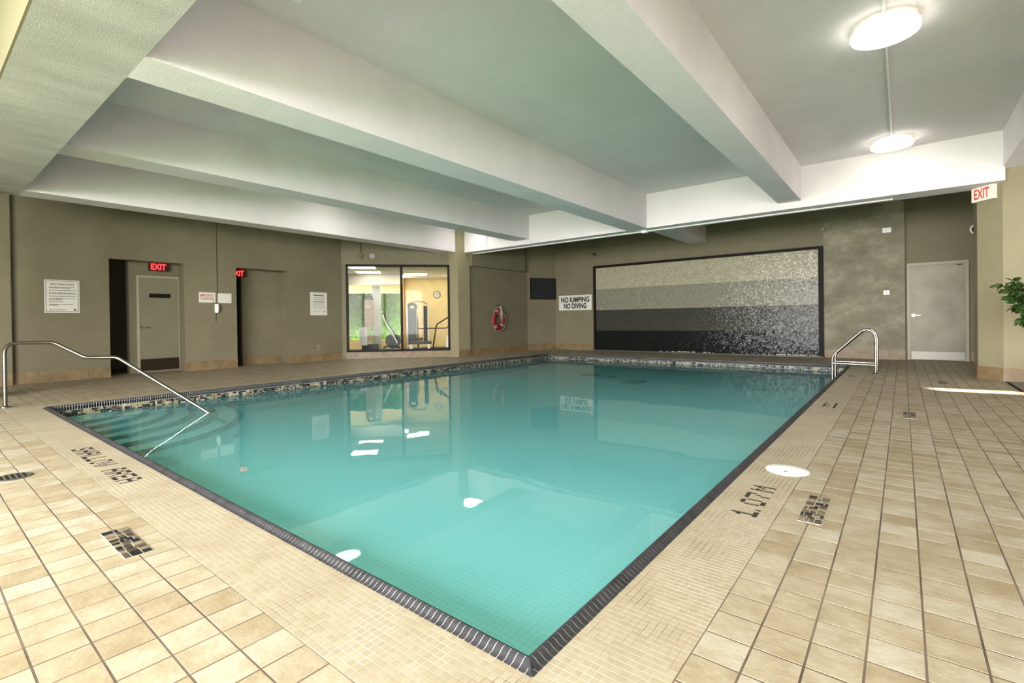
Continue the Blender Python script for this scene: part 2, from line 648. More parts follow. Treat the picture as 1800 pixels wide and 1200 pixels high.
M_MAT = plain('slate blue doormat', (0.055, 0.065, 0.09), 0.25, var=0.2, vscale=20)
M_LEAF = plain('ficus leaf', (0.022, 0.050, 0.008), 0.45, var=0.7, vscale=9, spec=0.15)
M_BARK = plain('ficus bark', (0.16, 0.11, 0.07), 0.8)
M_POT = plain('terracotta planter', (0.30, 0.12, 0.06), 0.6)
M_SOIL = plain('potting soil', (0.04, 0.025, 0.015), 0.95)
M_CREAM = plain('cream painted plaster', (0.255, 0.226, 0.138), 0.7, var=0.05, bmp=0.25, bscale=120)
M_PEBBLE = plain('pale pebble', (0.55, 0.53, 0.45), 0.6)
M_DARKW = plain('corridor paint', (0.20, 0.17, 0.11), 0.8)
BANDS = [band_material('cream mosaic band', (0.33, 0.31, 0.22), 0.19), band_material('grey mosaic band', (0.20, 0.19, 0.145), 0.19),
         band_material('slate mosaic band', (0.042, 0.043, 0.033), 0.19), band_material('black mosaic band', (0.008, 0.010, 0.008), 0.19)]

# ------------------------------------------------------------------ main dimensions
LX, LY, CW = 7.478, 11.01, 0.062         # pool outer coping rectangle, coping width
PX0, PX1, PY0, PY1 = -LX + CW, -CW, CW, LY - CW
ZW = -0.128                               # water level
XL, YF, YD, XR = -11.3, 13.1, 13.25, 4.2  # wall planes
ZS, ZB, ZB2 = 3.69, 2.96, 3.08            # slab, deep beams, shallow beams
BAND = 0.3145
A0 = Vector((-11.207, 6.642, 0)); B0 = Vector((-9.276, 8.729, 0))
WU = (B0 - A0).normalized(); WV = Vector((-WU.y, WU.x, 0)); WL = (B0 - A0).length
UZ = Vector((0, 0, 1))

# ------------------------------------------------------------------ floor
fb = MB()
for (x0, x1, y0, y1) in ((-13.6, XR, REAR, 0.0), (-13.6, -LX, 0.0, LY), (0.0, XR, 0.0, LY), (-13.6, XR, LY, 13.6)):
    fb.box(x0, x1, y0, y1, -0.16, -0.0007)
floor = struct(fb.build('floor', M_GROUT), 'beige tiled pool deck with brown grout around the pool', 'floor')

cells = []
def in_room(x, y):
    if x > XR - 0.02 or y < REAR + 0.02 or y > YD - 0.02:
        return False
    if x < XL and not (-13.0 < x and 0.6 < y < 6.2):
        return False
    if y > YF - 0.02 and not (0.86 < x < 3.0):
        return False
    if -LX - BAND < x < BAND and -BAND < y < LY + BAND:
        return False
    # behind the angled window wall / lifebuoy wall
    if (Vector((x, y, 0)) - A0).dot(WV) > 0.0 and y > A0.y - 0.05 and x < -9.25:
        return False
    if x < -9.0 and y > 9.0:
        return False
    if x < -8.57 and y > 12.0 and (x + 9.0) / 0.43 < (y - 12.05) / 1.05:
        return False
    return True
g = 0.0066
x_first = OFF_T - PITCH_T * 110
nx, ny = 160, 130
y_first = 0.098 - PITCH_T * 30
# rows measured on the left deck start from the band edge at -0.3145
for i in range(nx):
    for j in range(ny):
        x0 = x_first + i * PITCH_T
        y0 = y_first + j * PITCH_T
        cx, cy = x0 + PITCH_T / 2, y0 + PITCH_T / 2
        if in_room(cx, cy):
            cells.append((x0, y0, cx, cy))
def size_on_screen(cx, cy):
    s = on_screen((cx, cy, 0))
    if s is None or s[0] < -30 or s[0] > 1830 or s[1] > 1240 or s[1] < 0:
        return 0
    d3 = (Vector((cx, cy, 0)) - CAM).length
    return 1.0 / d3 ** 3
cells.sort(key=lambda c: -size_on_screen(c[2], c[3]))
tb = MB()
h = PITCH_T / 2 - g / 2
tb.tile(-h, h, -h, h, -0.012, 0.0, 0.0004)
tile_me = tb.mesh('floor_tile', (0, 0, 0), M_TILE)
rest = MB()
for k, (x0, y0, cx, cy) in enumerate(cells):
    dz = random.uniform(-0.0002, 0.0002)
    if k < 300:
        o = inst('floor_tile', tile_me, floor, (cx, cy, dz))
    else:
        rest.tile(cx - h, cx + h, cy - h, cy + h, -0.012, dz, 0.0004)
tag(rest.build('floor_tiles_beyond', M_TILE, floor), kind='stuff')

# mosaic insets let into the large tiles
CHIPC = [(0.05, 0.036, 0.024), (0.008, 0.007, 0.006), (0.12, 0.09, 0.055), (0.16, 0.13, 0.075), (0.07, 0.05, 0.042), (0.19, 0.16, 0.105), (0.012, 0.012, 0.016), (0.09, 0.066, 0.04)]
def split_rect(x0, x1, y0, y1, out, rnd, mn=0.021):
    w, hh = x1 - x0, y1 - y0
    if w < mn * 2.2 and hh < mn * 2.2 or (w * hh < 0.0016 and rnd.random() < 0.45):
        out.append((x0, x1, y0, y1)); return
    if (w > hh and w > mn * 2) or hh <= mn * 2:
        if w <= mn * 2:
            out.append((x0, x1, y0, y1)); return
        s = x0 + w * rnd.uniform(0.3, 0.7)
        split_rect(x0, s, y0, y1, out, rnd, mn); split_rect(s, x1, y0, y1, out, rnd, mn)
    else:
        s = y0 + hh * rnd.uniform(0.3, 0.7)
        split_rect(x0, x1, y0, s, out, rnd, mn); split_rect(x0, x1, s, y1, out, rnd, mn)
M_CHIPS = [plain('mosaic chip %d' % i, c, 0.55, var=0.15, vscale=60, spec=0.15) for i, c in enumerate(CHIPC)]
M_INSETG = plain('pale inset grout', (0.36, 0.36, 0.31), 0.9)
def inset(x0, x1, y0, y1, seed, fine=True):
    rnd = random.Random(seed)
    b = MB().box(x0, x1, y0, y1, -0.008, 0.0016)
    base = b.build('mosaic_inset', M_INSETG, floor)
    base['label'] = 'inset of brown, black and tan mosaic chips'
    out = []
    split_rect(x0, x1, y0, y1, out, rnd)
    jo = MB()
    for (a, b_, c, d) in out:
        q = 0.0024
        if fine:
            t = MB().tile(a + q, b_ - q, c + q, d - q, 0.0, 0.0034, 0.0008)
            t.build('mosaic_chip', rnd.choice(M_CHIPS), base)
        else:
            jo.tile(a + q, b_ - q, c + q, d - q, 0.0, 0.0034, 0.0008, rnd.choice(CHIPC))
    if not fine:
        tag(jo.build('mosaic_chips', M_CHIP, base), kind='stuff')
inset(-2.207, -1.795, -0.502, -0.399, 3)
inset(0.402, 0.506, 1.653, 2.078, 5)
inset(0.812, 0.915, 5.03, 5.44, 8, False)
inset(1.224, 1.326, 8.33, 8.74, 9, False)

# ------------------------------------------------------------------ mosaic border round the pool
mg = MB()
for (x0, x1, y0, y1) in ((-LX - BAND, BAND, -BAND, 0), (0, BAND, 0, LY), (-LX - BAND, BAND, LY, LY + BAND), (-LX - BAND, -LX, 0, LY)):
    mg.box(x0, x1, y0, y1, -0.02, -0.0004)
border = struct(mg.build('trim_1', M_MOSG), 'beige mosaic tile border running round the pool edge', 'trim')
MP = BAND / 12
mc = []
n_left = int((LX + 2 * BAND) / MP)
for i in range(n_left):
    for j in range(12):
        mc.append((BAND - MP * (i + 0.5), -BAND + MP * (j + 0.5)))
for i in range(12):
    for j in range(int((LY + BAND) / MP)):
        mc.append((MP * (i + 0.5), MP * (j + 0.5)))
mc.sort(key=lambda c: -size_on_screen(c[0], c[1]))
hm = MP / 2 - 0.0012
mos_me = MB().tile(-hm, hm, -hm, hm, -0.006, 0.0, 0.0003).mesh('mosaic_tile', (0, 0, 0), M_MOS)
rest = MB()
for k, (cx, cy) in enumerate(mc):
    if k < 300:
        inst('mosaic_tile', mos_me, border, (cx, cy, 0))
    else:
        rest.tile(cx - hm, cx + hm, cy - hm, cy + hm, -0.006, 0.0, 0.0003)
tag(rest.build('mosaic_tiles_beyond', M_MOS, border), kind='stuff')
sh = MB()
sh.box(-LX - BAND, -LX, 0.0, LY + BAND, -0.006, 0.0)
sh.box(-LX, BAND, LY, LY + BAND, -0.006, 0.0)
sh.build('far_mosaic_sheet', M_MOSSHEET, border)

FONT = {
 'S': ['.####', '#....', '.###.', '....#', '####.'], 'H': ['#...#', '#...#', '#####', '#...#', '#...#'],
 'A': ['.###.', '#...#', '#####', '#...#', '#...#'], 'L': ['#....', '#....', '#....', '#....', '#####'],
 'O': ['.###.', '#...#', '#...#', '#...#', '.###.'], 'W': ['#...#', '#...#', '#.#.#', '#.#.#', '.#.#.'],
 'R': ['####.', '#...#', '####.', '#..#.', '#...#'], 'E': ['#####', '#....', '####.', '#....', '#####'],
 '1': ['..#..', '.##..', '..#..', '..#..', '.####'], '.': ['.....', '.....', '.....', '.....', '..#..'],
 '0': ['.###.', '#...#', '#...#', '#...#', '.###.'], '7': ['#####', '....#', '...#.', '..#..', '..#..'],
 'M': ['#...#', '##.##', '#.#.#', '#...#', '#...#'], '2': ['####.', '....#', '.###.', '#....', '#####'],
 ' ': ['.....'] * 5}
def floor_text(name, s, o, adv, upd, gap, cw, rh, label):
    o, adv, upd = Vector(o), Vector(adv), Vector(upd)
    b = MB()
    x = 0.0
    for ch in s:
        rows = FONT[ch]
        for r in range(5):
            for c in range(5):
                if rows[r][c] == '#':
                    u0 = x + c * cw
                    v0 = (4 - r) * rh
                    b.obox(o, adv, upd, UZ, u0 + 0.001, u0 + cw * 0.86, v0 + 0.0012, v0 + rh * 0.94, -0.002, 0.0011)
        x += gap if ch != '.' else gap
    ob = b.build(name, M_INK, border)
    ob['label'] = label
    return ob
floor_text('shallow_area_lettering', 'SHALLOW AREA', (-4.455, -0.237, 0), (1, 0, 0), (0, 1, 0), 0.1185, 0.0185, 0.0262, 'SHALLOW AREA spelled in dark mosaic dashes')
def depth_mark(y, s, lab):
    b = None
    pos = {0: -0.045, 1: 0.030, 2: 0.142, 3: 0.252, 4: 0.400}
    mb = MB()
    for k, ch in enumerate(s):
        rows = FONT[ch]
        for r in range(5):
            for c in range(5):
                if rows[r][c] == '#':
                    mb.obox((0.238, y + pos[k], 0), (0, 1, 0), (-1, 0, 0), UZ, c * 0.0188, c * 0.0188 + 0.0150, (4 - r) * 0.0248 + 0.001, (4 - r) * 0.0248 + 0.0236, -0.002, 0.0011)
    ob = mb.build('depth_marking', M_INK, border)
    ob['label'] = lab
depth_mark(1.595, '1.07M', 'depth 1.07M set in dark mosaic dashes')
for yy, rows in ((5.28, ['.#.#####.#.#', '.#..#..#....', '............', '###########.']), (8.72, ['#.####.#', '#..#...#', '..####..'])):
    mb = MB()
    for r, row in enumerate(rows):
        for c, ch in enumerate(row):
            if ch == '#':
                mb.obox((0.105, yy, 0), (0, 1, 0), (1, 0, 0), UZ, c * 0.034, c * 0.034 + 0.028, r * 0.034, r * 0.034 + 0.022, -0.002, 0.0011)
    mb.build('depth_marking', M_INK, border)['label'] = 'dark mosaic depth marking'

# ------------------------------------------------------------------ coping
PROF = [(0.0, -0.006), (0.0, 0.0015), (0.012, 0.003), (0.021, 0.0085), (0.031, 0.0155), (0.042, 0.0175), (0.052, 0.0125), (0.0595, 0.002), (CW, -0.012), (CW, -0.055), (0.05, -0.058)]
def cope_piece(b, o, al, inn, L, a0, a1, lift=0.0):
    n = len(PROF)
    vs = []
    for a in (a0, a1):
        for w, z in PROF:
            aa = min(max(a, w), L - w)
            vs.append(o + al * aa + inn * w + UZ * (z + lift))
    fs = []
    flip = al.cross(inn).z < 0
    for i in range(n - 1):
        fs.append((i, i + 1, n + i + 1, n + i))
    fs.append(tuple(range(n - 1, -1, -1)))
    fs.append(tuple(range(n, 2 * n)))
    if not flip:
        fs = [tuple(reversed(q)) for q in fs]
    b.add(vs, fs)
SIDES = [(Vector((0, 0, 0)), Vector((-1, 0, 0)), Vector((0, 1, 0)), LX), (Vector((0, 0, 0)), Vector((0, 1, 0)), Vector((-1, 0, 0)), LY),
         (Vector((-LX, 0, 0)), Vector((0, 1, 0)), Vector((1, 0, 0)), LY), (Vector((0, LY, 0)), Vector((-1, 0, 0)), Vector((0, -1, 0)), LX)]
gb = MB()
for o, al, inn, L in SIDES:
    cope_piece(gb, o, al, inn, L, 0, L, -0.0012)
coping = struct(gb.build('trim_2', M_COPEG), 'charcoal rounded coping tiles edging the pool', 'trim')
CP = 0.0268
pcs = []
for si, (o, al, inn, L) in enumerate(SIDES):
    n = int(round(L / CP))
    for i in range(n):
        a0, a1 = L * i / n + 0.0011, L * (i + 1) / n - 0.0011
        c = o + al * (a0 + a1) / 2 + inn * 0.03
        pcs.append((-size_on_screen(c.x, c.y), si, a0, a1))
pcs.sort()
rest = MB()
shared = {}
for k, (s, si, a0, a1) in enumerate(pcs):
    o, al, inn, L = SIDES[si]
    if k < 300:
        mitre = a0 < CW + 0.01 or a1 > L - CW - 0.01
        if mitre:
            b = MB(); cope_piece(b, o, al, inn, L, a0, a1)
            b.build('coping_tile', M_COPE, coping, True)
        else:
            key = si
            if key not in shared:
                b = MB(); cope_piece(b, Vector((0, 0, 0)), al, inn, 100.0, 50.0, 50.0 + (a1 - a0))
                shared[key] = b.mesh('coping_tile', al * 50.0, M_COPE, True)
            inst('coping_tile', shared[key], coping, o + al * a0)
    else:
        cope_piece(rest, o, al, inn, L, a0, a1)
tag(rest.build('coping_tiles_beyond', M_COPE, coping, True), kind='stuff')

# ------------------------------------------------------------------ pool basin, steps, waterline, water
def floor_z(x, y):
    t = min(max(y / LY, 0), 1); s = min(max(-x / LX, 0), 1)
    return -0.62 + 0.28 * t + 0.20 * s * (1 - t)
pb = MB()
N = 16
gridv, gridf = [], []
for i in range(N + 1):
    for j in range(N + 1):
        x = PX0 + (PX1 - PX0) * i / N; y = PY0 + (PY1 - PY0) * j / N
        gridv.append((x, y, floor_z(x, y)))
for i in range(N):
    for j in range(N):
        a = i * (N + 1) + j
        gridf.append((a, a + N + 1, a + N + 2, a + 1))
pb.add(gridv, gridf)
T = 0.14
pb.box(PX0 - T, PX0 - 0.004, PY0 - T, PY1 + T, -1.0, -0.06)
pb.box(PX1 + 0.004, PX1 + T, PY0 - T, PY1 + T, -1.0, -0.06)
pb.box(PX0, PX1, PY0 - T, PY0 - 0.004, -1.0, -0.06)
pb.box(PX0, PX1, PY1 + 0.004, PY1 + T, -1.0, -0.06)
pb.box(PX0 - T, PX1 + T, PY0 - T, PY1 + T, -1.1, -1.0)
basin = struct(pb.build('pool_basin', M_POOL), 'pale tiled swimming pool basin', 'pool')
RX = [0.703, 0.979, 1.292, 1.585, 1.921, 2.285]; RY = [0.739, 0.997, 1.254, 1.512, 1.744, 2.052]
SZ = [-0.137, -0.158, -0.184, -0.21, -0.238, -0.268]
NA = 28
for k in range(6):
    rx, ry = RX[k], RY[k]
    b = MB()
    arc = [(PX0 + rx * math.cos(math.pi / 2 * i / NA), PY0 + ry * math.sin(math.pi / 2 * i / NA)) for i in range(NA + 1)]
    pts = [(PX0, PY0)] + arc
    zl = SZ[k + 1] - 0.002 if k < 5 else -0.62
    b.prism(pts, zl, SZ[k])
    st = b.build('pool_step', M_STEP, basin)
    nb = MB()
    w = 0.085
    ins = [(PX0 + (rx - w) * math.cos(math.pi / 2 * i / NA), PY0 + (ry - w) * math.sin(math.pi / 2 * i / NA)) for i in range(NA + 1)]
    outr = [(PX0 + (rx + 0.006) * math.cos(math.pi / 2 * i / NA), PY0 + (ry + 0.006) * math.sin(math.pi / 2 * i / NA)) for i in range(NA + 1)]
    vs, fs = [], []
    for i in range(NA + 1):
        vs += [(*ins[i], SZ[k] + 0.002), (*outr[i], SZ[k] + 0.002), (*outr[i], SZ[k] - 0.03)]
    for i in range(NA):
        a = i * 3
        fs += [(a, a + 1, a + 4, a + 3), (a + 1, a + 2, a + 5, a + 4)]
    nb.add(vs, fs)
    nb.build('step_nosing', M_NOSE, st)
wl = MB()
def waterline(o, al, inn, L, seed):
    rnd = random.Random(seed)
    unit = 0.0285
    rows = 8
    z0 = -0.286
    n = int(L / unit)
    used = set()
    for i in range(n):
        for r in range(rows):
            if (i, r) in used:
                continue
            w = hgt = 1
            t = rnd.random()
            if t < 0.22 and i + 1 < n and (i + 1, r) not in used: w = 2
            elif t < 0.42 and r + 1 < rows: hgt = 2
            elif t < 0.55 and i + 1 < n and r + 1 < rows and (i + 1, r) not in used and (i + 1, r + 1) not in used: w = hgt = 2
            for a in range(w):
                for b_ in range(hgt):
                    used.add((i + a, r + b_))
            cc = rnd.choice([(0.28, 0.23, 0.145), (0.22, 0.175, 0.10), (0.30, 0.26, 0.19), (0.15, 0.105, 0.06), (0.012, 0.010, 0.008), (0.02, 0.016, 0.012), (0.05, 0.035, 0.025), (0.20, 0.16, 0.10), (0.010, 0.010, 0.012), (0.015, 0.012, 0.010)])
            wl.obox(o, al, inn, UZ, i * unit + 0.0016, (i + w) * unit - 0.0016, 0.0, 0.005, z0 + r * unit + 0.0016, z0 + (r + hgt) * unit - 0.0016, cc)
waterline(Vector((PX0, PY0, 0)), Vector((0, 1, 0)), Vector((1, 0, 0)), PY1 - PY0, 1)
waterline(Vector((PX0, PY1, 0)), Vector((1, 0, 0)), Vector((0, -1, 0)), PX1 - PX0, 2)
waterline(Vector((PX1, PY0, 0)), Vector((0, 1, 0)), Vector((-1, 0, 0)), PY1 - PY0, 3)
waterline(Vector((PX0, PY0, 0)), Vector((1, 0, 0)), Vector((0, 1, 0)), PX1 - PX0, 4)
wo = wl.build('waterline_chips', M_CHIP, basin)
tag(wo, 'mixed brown, black and tan mosaic band at the waterline', kind='stuff')
for (x, y, w, d) in ((-5.2, 9.55, 0.42, 0.42), (-4.55, 9.35, 0.14, 0.14), (-3.75, 8.85, 0.42, 0.42)):
    z = floor_z(x, y)
    b = MB()
    b.box(x - w / 2, x + w / 2, y - d / 2, y + d / 2, z + 0.0, z + 0.03)
    b.build('main_drain', M_DRAIN, basin)
wb = MB().add([(PX0, PY0, ZW), (PX1, PY0, ZW), (PX1, PY1, ZW), (PX0, PY1, ZW)], [(0, 1, 2, 3)])
water = wb.build('pool_water', M_WATER)
tag(water, 'clear turquoise water filling the swimming pool', 'water', kind='stuff')

# ------------------------------------------------------------------ ceiling and beams
ceil = struct(MB().box(-13.6, XR + 0.2, REAR - 0.2, 13.6, ZS, ZS + 0.2).build('ceiling', M_STUCCO), 'white textured concrete ceiling slab', 'ceiling')
def beam(x0, x1, y0, y1, z0, label, mt=None):
    return struct(MB().box(x0, x1, y0, y1, z0, ZS + 0.001).build('ceiling_beam', mt or M_STUCCO), label, 'beam')
beam(-9.47, XR, -0.565, 0.055, ZB, 'wide stained, shade-darkened stucco beam crossing the ceiling at the near end of the pool', M_STAIN_SHADE)
dim_board = MB().box(-9.47, XR, -0.58, -0.565, ZB, ZS).build('beam_dimming_board', plain('cream darkened against window light', (0.20, 0.175, 0.115), 0.8), bpy.data.objects['ceiling_beam'])  # added board, colour darkened so the window-lit beam face reads dimmer
beam(-9.47, -9.02, 0.055, 9.5, ZB, 'white stucco beam running above the deck beside the doorways')
beam(-9.02, 2.0, 9.0, 9.5, ZB, 'white stucco beam with a conduit crossing in front of the striped wall')
beam(-7.12, -6.63, 0.055, 9.0, ZB2, 'white stucco beam nearest to the gym window over the pool')
beam(-3.95, -3.485, 0.055, 9.0, ZB, 'deep white stucco beam over the middle of the pool')
beam(-0.955, -0.585, 0.055, 9.0, ZB2, 'white stucco beam beside the bay with the round lamps')
beam(1.98, 2.6, 0.055, 9.5, 3.16, 'white stucco beam above the chamfered column')
beam(-3.95, -3.485, 9.5, YF, 3.13, 'short end of the deep beam reaching the striped wall')

# ------------------------------------------------------------------ walls
w = MB()
D1, D2 = (1.49, 2.766), (3.83, 5.058)
TOPD = 2.324
w.box(XL - 0.2, XL, REAR, D1[0], 0, ZS); w.box(XL - 0.2, XL, D1[1], D2[0], 0, ZS); w.box(XL - 0.2, XL, D2[1], A0.y + 0.1, 0, ZS)
w.box(XL - 0.2, XL, D1[0], D1[1], TOPD, ZS); w.box(XL - 0.2, XL, D2[0], D2[1], TOPD, ZS)
w.box(XL, XL + 0.1, REAR, 0.13, 0, ZS)
struct(w.build('wall_left', M_WALL), 'khaki painted wall with two open doorways', 'wall')
w = MB()
w.box(-11.95, -11.75, 1.905, 3.2, 0, 2.6); w.box(-11.75, -11.5, 2.80, 3.2, 0, 2.6)
w.box(-11.95, -11.75, 4.124, 5.6, 0, 2.6); w.box(-11.75, -11.5, 5.10, 5.6, 0, 2.6)
w.box(-13.2, -13.1, 0.4, 6.3, 0, 2.6); w.box(-13.2, -11.5, 0.3, 0.4, 0, 2.6); w.box(-13.2, -11.5, 6.2, 6.3, 0, 2.6)
w.box(-13.2, -11.5, 0.3, 6.3, 2.6, 2.7)
struct(w.build('wall_corridor', M_WALL), 'khaki corridor walls seen through the open doorways', 'wall')
w = MB()
w.obox(A0, WU, WV, UZ, -0.12, WL, 0, 0.16, 2.62, ZS); w.obox(A0, WU, WV, UZ, -0.12, WL, 0.0, 0.16, 0.0, 0.185)
w.obox(A0, WU, WV, UZ, -0.4, 0.0, 0.02, 0.16, 0.0, ZS)
struct(w.build('wall_window', M_WALL), 'khaki wall above and below the gym window', 'wall')
w = MB().box(-9.35, -8.93, 8.72, 9.2, 0, ZS)
struct(w.build('pillar', M_CREAM), 'cream square pillar beside the gym window', 'pillar')
w = MB().box(-9.3, -9.0, 9.2, 12.07, 0, ZS)
w.add([], [])
struct(w.build('wall_lifebuoy', M_WALL), 'khaki recessed wall where the lifebuoy hangs', 'wall')
w = MB().prism([(-9.0, 9.2), (-8.84, 9.2), (-8.84, 11.75), (-9.0, 11.95)], 2.6, ZS)
struct(w.build('bulkhead', M_WALL), 'khaki boxed bulkhead above the lifebuoy wall', 'bulkhead')
w = MB().prism([(-9.0, 12.05), (-8.57, 13.1), (-8.7, 13.3), (-9.3, 13.3), (-9.3, 12.05)], 0, ZS)
struct(w.build('wall_corner', M_WALL), 'khaki angled corner wall behind the black screen', 'wall')
w = MB().box(-8.75, -0.70, YF, YF + 0.2, 0, ZS)
struct(w.build('wall_far', M_WALL), 'khaki far wall around the striped mosaic feature', 'wall')
w = MB().box(-0.70, 0.863, YF, YF + 0.2, 0, ZS)
struct(w.build('wall_stained', M_STAIN), 'damp stained wall between the striped feature and the grey door', 'wall')
w = MB().box(0.80, XR + 0.2, YD, YD + 0.2, 0, ZS)
struct(w.build('wall_recess', M_WALL), 'khaki recessed wall around the grey steel door', 'wall')
w = MB()
SUN_SLOT = (7.95, 8.30, 1.75, 2.60)  # unseen opening, added to cut the sun down to a streak
w.box(XR, XR + 0.2, REAR, SUN_SLOT[0], 0, ZS); w.box(XR, XR + 0.2, SUN_SLOT[1], YD, 0, ZS)
w.box(XR, XR + 0.2, SUN_SLOT[0], SUN_SLOT[1], 0, SUN_SLOT[2]); w.box(XR, XR + 0.2, SUN_SLOT[0], SUN_SLOT[1], SUN_SLOT[3], ZS)
struct(w.build('wall_right', M_STUCCO), 'cream side wall with a narrow slot added to shape a sun streak', 'wall')
w = MB()
WX0, WX1, WZ0, WZ1 = -6.0, 4.0, 0.2, 3.1  # unseen windows, added to bring in daylight from behind the camera
w.box(XL - 0.2, WX0, REAR - 0.2, REAR, 0, ZS); w.box(WX1, XR + 0.2, REAR - 0.2, REAR, 0, ZS)
w.box(WX0, WX1, REAR - 0.2, REAR, 0, WZ0); w.box(WX0, WX1, REAR - 0.2, REAR, WZ1, ZS)
struct(w.build('wall_rear', M_STUCCO), 'cream rear wall with a wide window band added for daylight', 'wall')
w2 = empty('window_2', (-1.0, REAR - 0.1, 0))
struct(w2, 'wide unseen rear window band added for daylight, with dark mullions', 'window')
for k in range(7):
    x = WX0 + (WX1 - WX0) * k / 6
    MB().box(x - 0.03, x + 0.03, REAR - 0.16, REAR - 0.04, WZ0, WZ1).build('mullion', M_FRAME, w2)

# column
col_pts = [(1.735, 9.44), (1.985, 9.135), (2.62, 9.135), (2.87, 9.44), (2.87, 9.95), (1.735, 9.95)]
cc = struct(MB().prism(col_pts, 0, 3.16).build('column', M_CREAM), 'cream chamfered column carrying the exit sign', 'column')
pl = [(1.722, 9.436), (1.98, 9.12), (2.626, 9.12), (2.885, 9.436), (2.885, 9.96), (1.722, 9.96)]
MB().prism(pl, 0, 0.205).build('stone_plinth', M_STONE, cc)
MB().box(-9.45, -9.12, -0.56, -0.32, 0, ZB).build('column', M_CREAM)
struct(bpy.data.objects['column.001'], 'cream column under the end of the wide beam', 'column')

# baseboards of separate stone tiles
def baseboard(name, o, al, out, L, label, hgt=0.2, length=0.31, t=0.016):
    e = empty(name, (Vector(o) + Vector(al) * L / 2))
    struct(e, label, 'baseboard')
    n = max(1, int(round(L / length)))
    for i in range(n):
        a0, a1 = L * i / n + 0.001, L * (i + 1) / n - 0.001
        b = MB().obox(o, al, out, UZ, a0, a1, 0.0, t + random.uniform(-0.001, 0.001), 0.0, hgt)
        b.build('baseboard_tile', M_STONE, e)
    return e
PXv, PYv = Vector((1, 0, 0)), Vector((0, 1, 0))
baseboard('baseboard_left', (XL, 0.13, 0), PYv, PXv, D1[0] - 0.13, 'tan stone baseboard left of the first doorway')
baseboard('baseboard_left', (XL, D1[1], 0), PYv, PXv, D2[0] - D1[1], 'tan stone baseboard between the two doorways')
baseboard('baseboard_left', (XL, D2[1], 0), PYv, PXv, A0.y - D2[1] - 0.08, 'tan stone baseboard between second doorway and gym window')
baseboard('baseboard_left', (XL + 0.1, REAR, 0), PYv, PXv, 0.13 - REAR, 'tan stone baseboard on the projecting wall end')
baseboard('baseboard_window', A0, WU, -WV, WL, 'tan stone base tiles under the gym window', 0.183, 0.47)
baseboard('baseboard_pillar', (-8.93, 8.72, 0), PYv, PXv, 0.48, 'tan stone base on the pillar', 0.2)
baseboard('baseboard_lifebuoy', (-9.0, 9.2, 0), PYv, PXv, 2.84, 'tan stone baseboard below the lifebuoy')
dcv = Vector((0.43, 1.05, 0)).normalized()
baseboard('baseboard_corner', (-9.0, 12.05, 0), dcv, Vector((dcv.y, -dcv.x, 0)), 1.12, 'tan stone baseboard under the black screen')
baseboard('baseboard_far', (-8.57, YF, 0), PXv, -PYv, -7.04 + 8.57, 'tan stone baseboard left of the striped feature')
baseboard('baseboard_far', (-0.69, YF, 0), PXv, -PYv, 0.863 + 0.69, 'tan stone baseboard on the stained wall')
baseboard('baseboard_recess', (1.95, YD, 0), PXv, -PYv, XR - 1.95, 'tan stone baseboard right of the grey door')
baseboard('baseboard_corridor', (-11.75, 4.124, 0), PYv, PXv, 0.95, 'tan stone baseboard inside the second doorway')

# ------------------------------------------------------------------ doors
d1 = empty('door_1', (-11.75, 2.45, 0)); struct(d1, 'grey door with black plate and dark kick plate under the lit exit sign', 'door')
fx = -11.75
b = MB(); b.box(fx, fx + 0.03, 2.03, 2.075, 0, 2.06); b.box(fx, fx + 0.03, 2.79, 2.80, 0, 2.06); b.box(fx, fx + 0.03, 2.0751, 2.7899, 2.02, 2.06)
b.build('door_frame', M_DOORF, d1)
leaf = MB().box(fx + 0.001, fx + 0.02, 2.078, 2.788, 0.02, 2.017).build('door_leaf', M_DOOR, d1)
MB().box(fx + 0.02, fx + 0.024, 2.25, 2.64, 1.593, 1.682).build('name_plate', M_BLACK, leaf)
MB().box(fx + 0.02, fx + 0.024, 2.085, 2.785, 0.04, 0.29).build('kick_plate', M_KICKD, leaf)
b = MB().cyl((fx + 0.02, 2.105, 0.965), 0.03, 0.012, 16, (1, 0, 0)); b.tube([(fx + 0.03, 2.105, 0.965), (fx + 0.065, 2.105, 0.965), (fx + 0.07, 2.125, 0.965), (fx + 0.07, 2.215, 0.962)], 0.012, 8)
b.build('lever_handle', M_STEEL, leaf, True)

d2 = empty('door_2', (1.41, YD, 0)); struct(d2, 'pale grey steel door with scuffed metal kick plate beside the column', 'door')
b = MB(); b.box(0.895, 0.955, YD - 0.06, YD, 0, 2.18); b.box(1.87, 1.93, YD - 0.06, YD, 0, 2.18); b.box(0.9551, 1.8699, YD - 0.06, YD, 2.12, 2.18)
b.build('door_frame', M_DOORF, d2)
M_DOOR2 = plain('pale grey steel door', (0.25, 0.228, 0.158), 0.4, var=0.2, vscale=2.2)
leaf = MB().box(0.957, 1.868, YD - 0.045, YD - 0.001, 0.012, 2.118).build('door_leaf', M_DOOR2, d2)
MB().box(0.968, 1.862, YD - 0.049, YD - 0.045, 0.02, 0.195).build('kick_plate', M_KICK, leaf)
b = MB().cyl((1.01, YD - 0.045, 1.01), 0.036, 0.014, 16, (0, -1, 0)); b.tube([(1.01, YD - 0.055, 1.01), (1.01, YD - 0.095, 1.01), (1.03, YD - 0.1, 1.01), (1.13, YD - 0.1, 1.005)], 0.013, 8)
b.build('lever_handle', M_STEEL, leaf, True)
MB().box(1.74, 1.83, YD - 0.06, YD - 0.045, 2.085, 2.1).build('door_closer', M_FRAME, leaf)

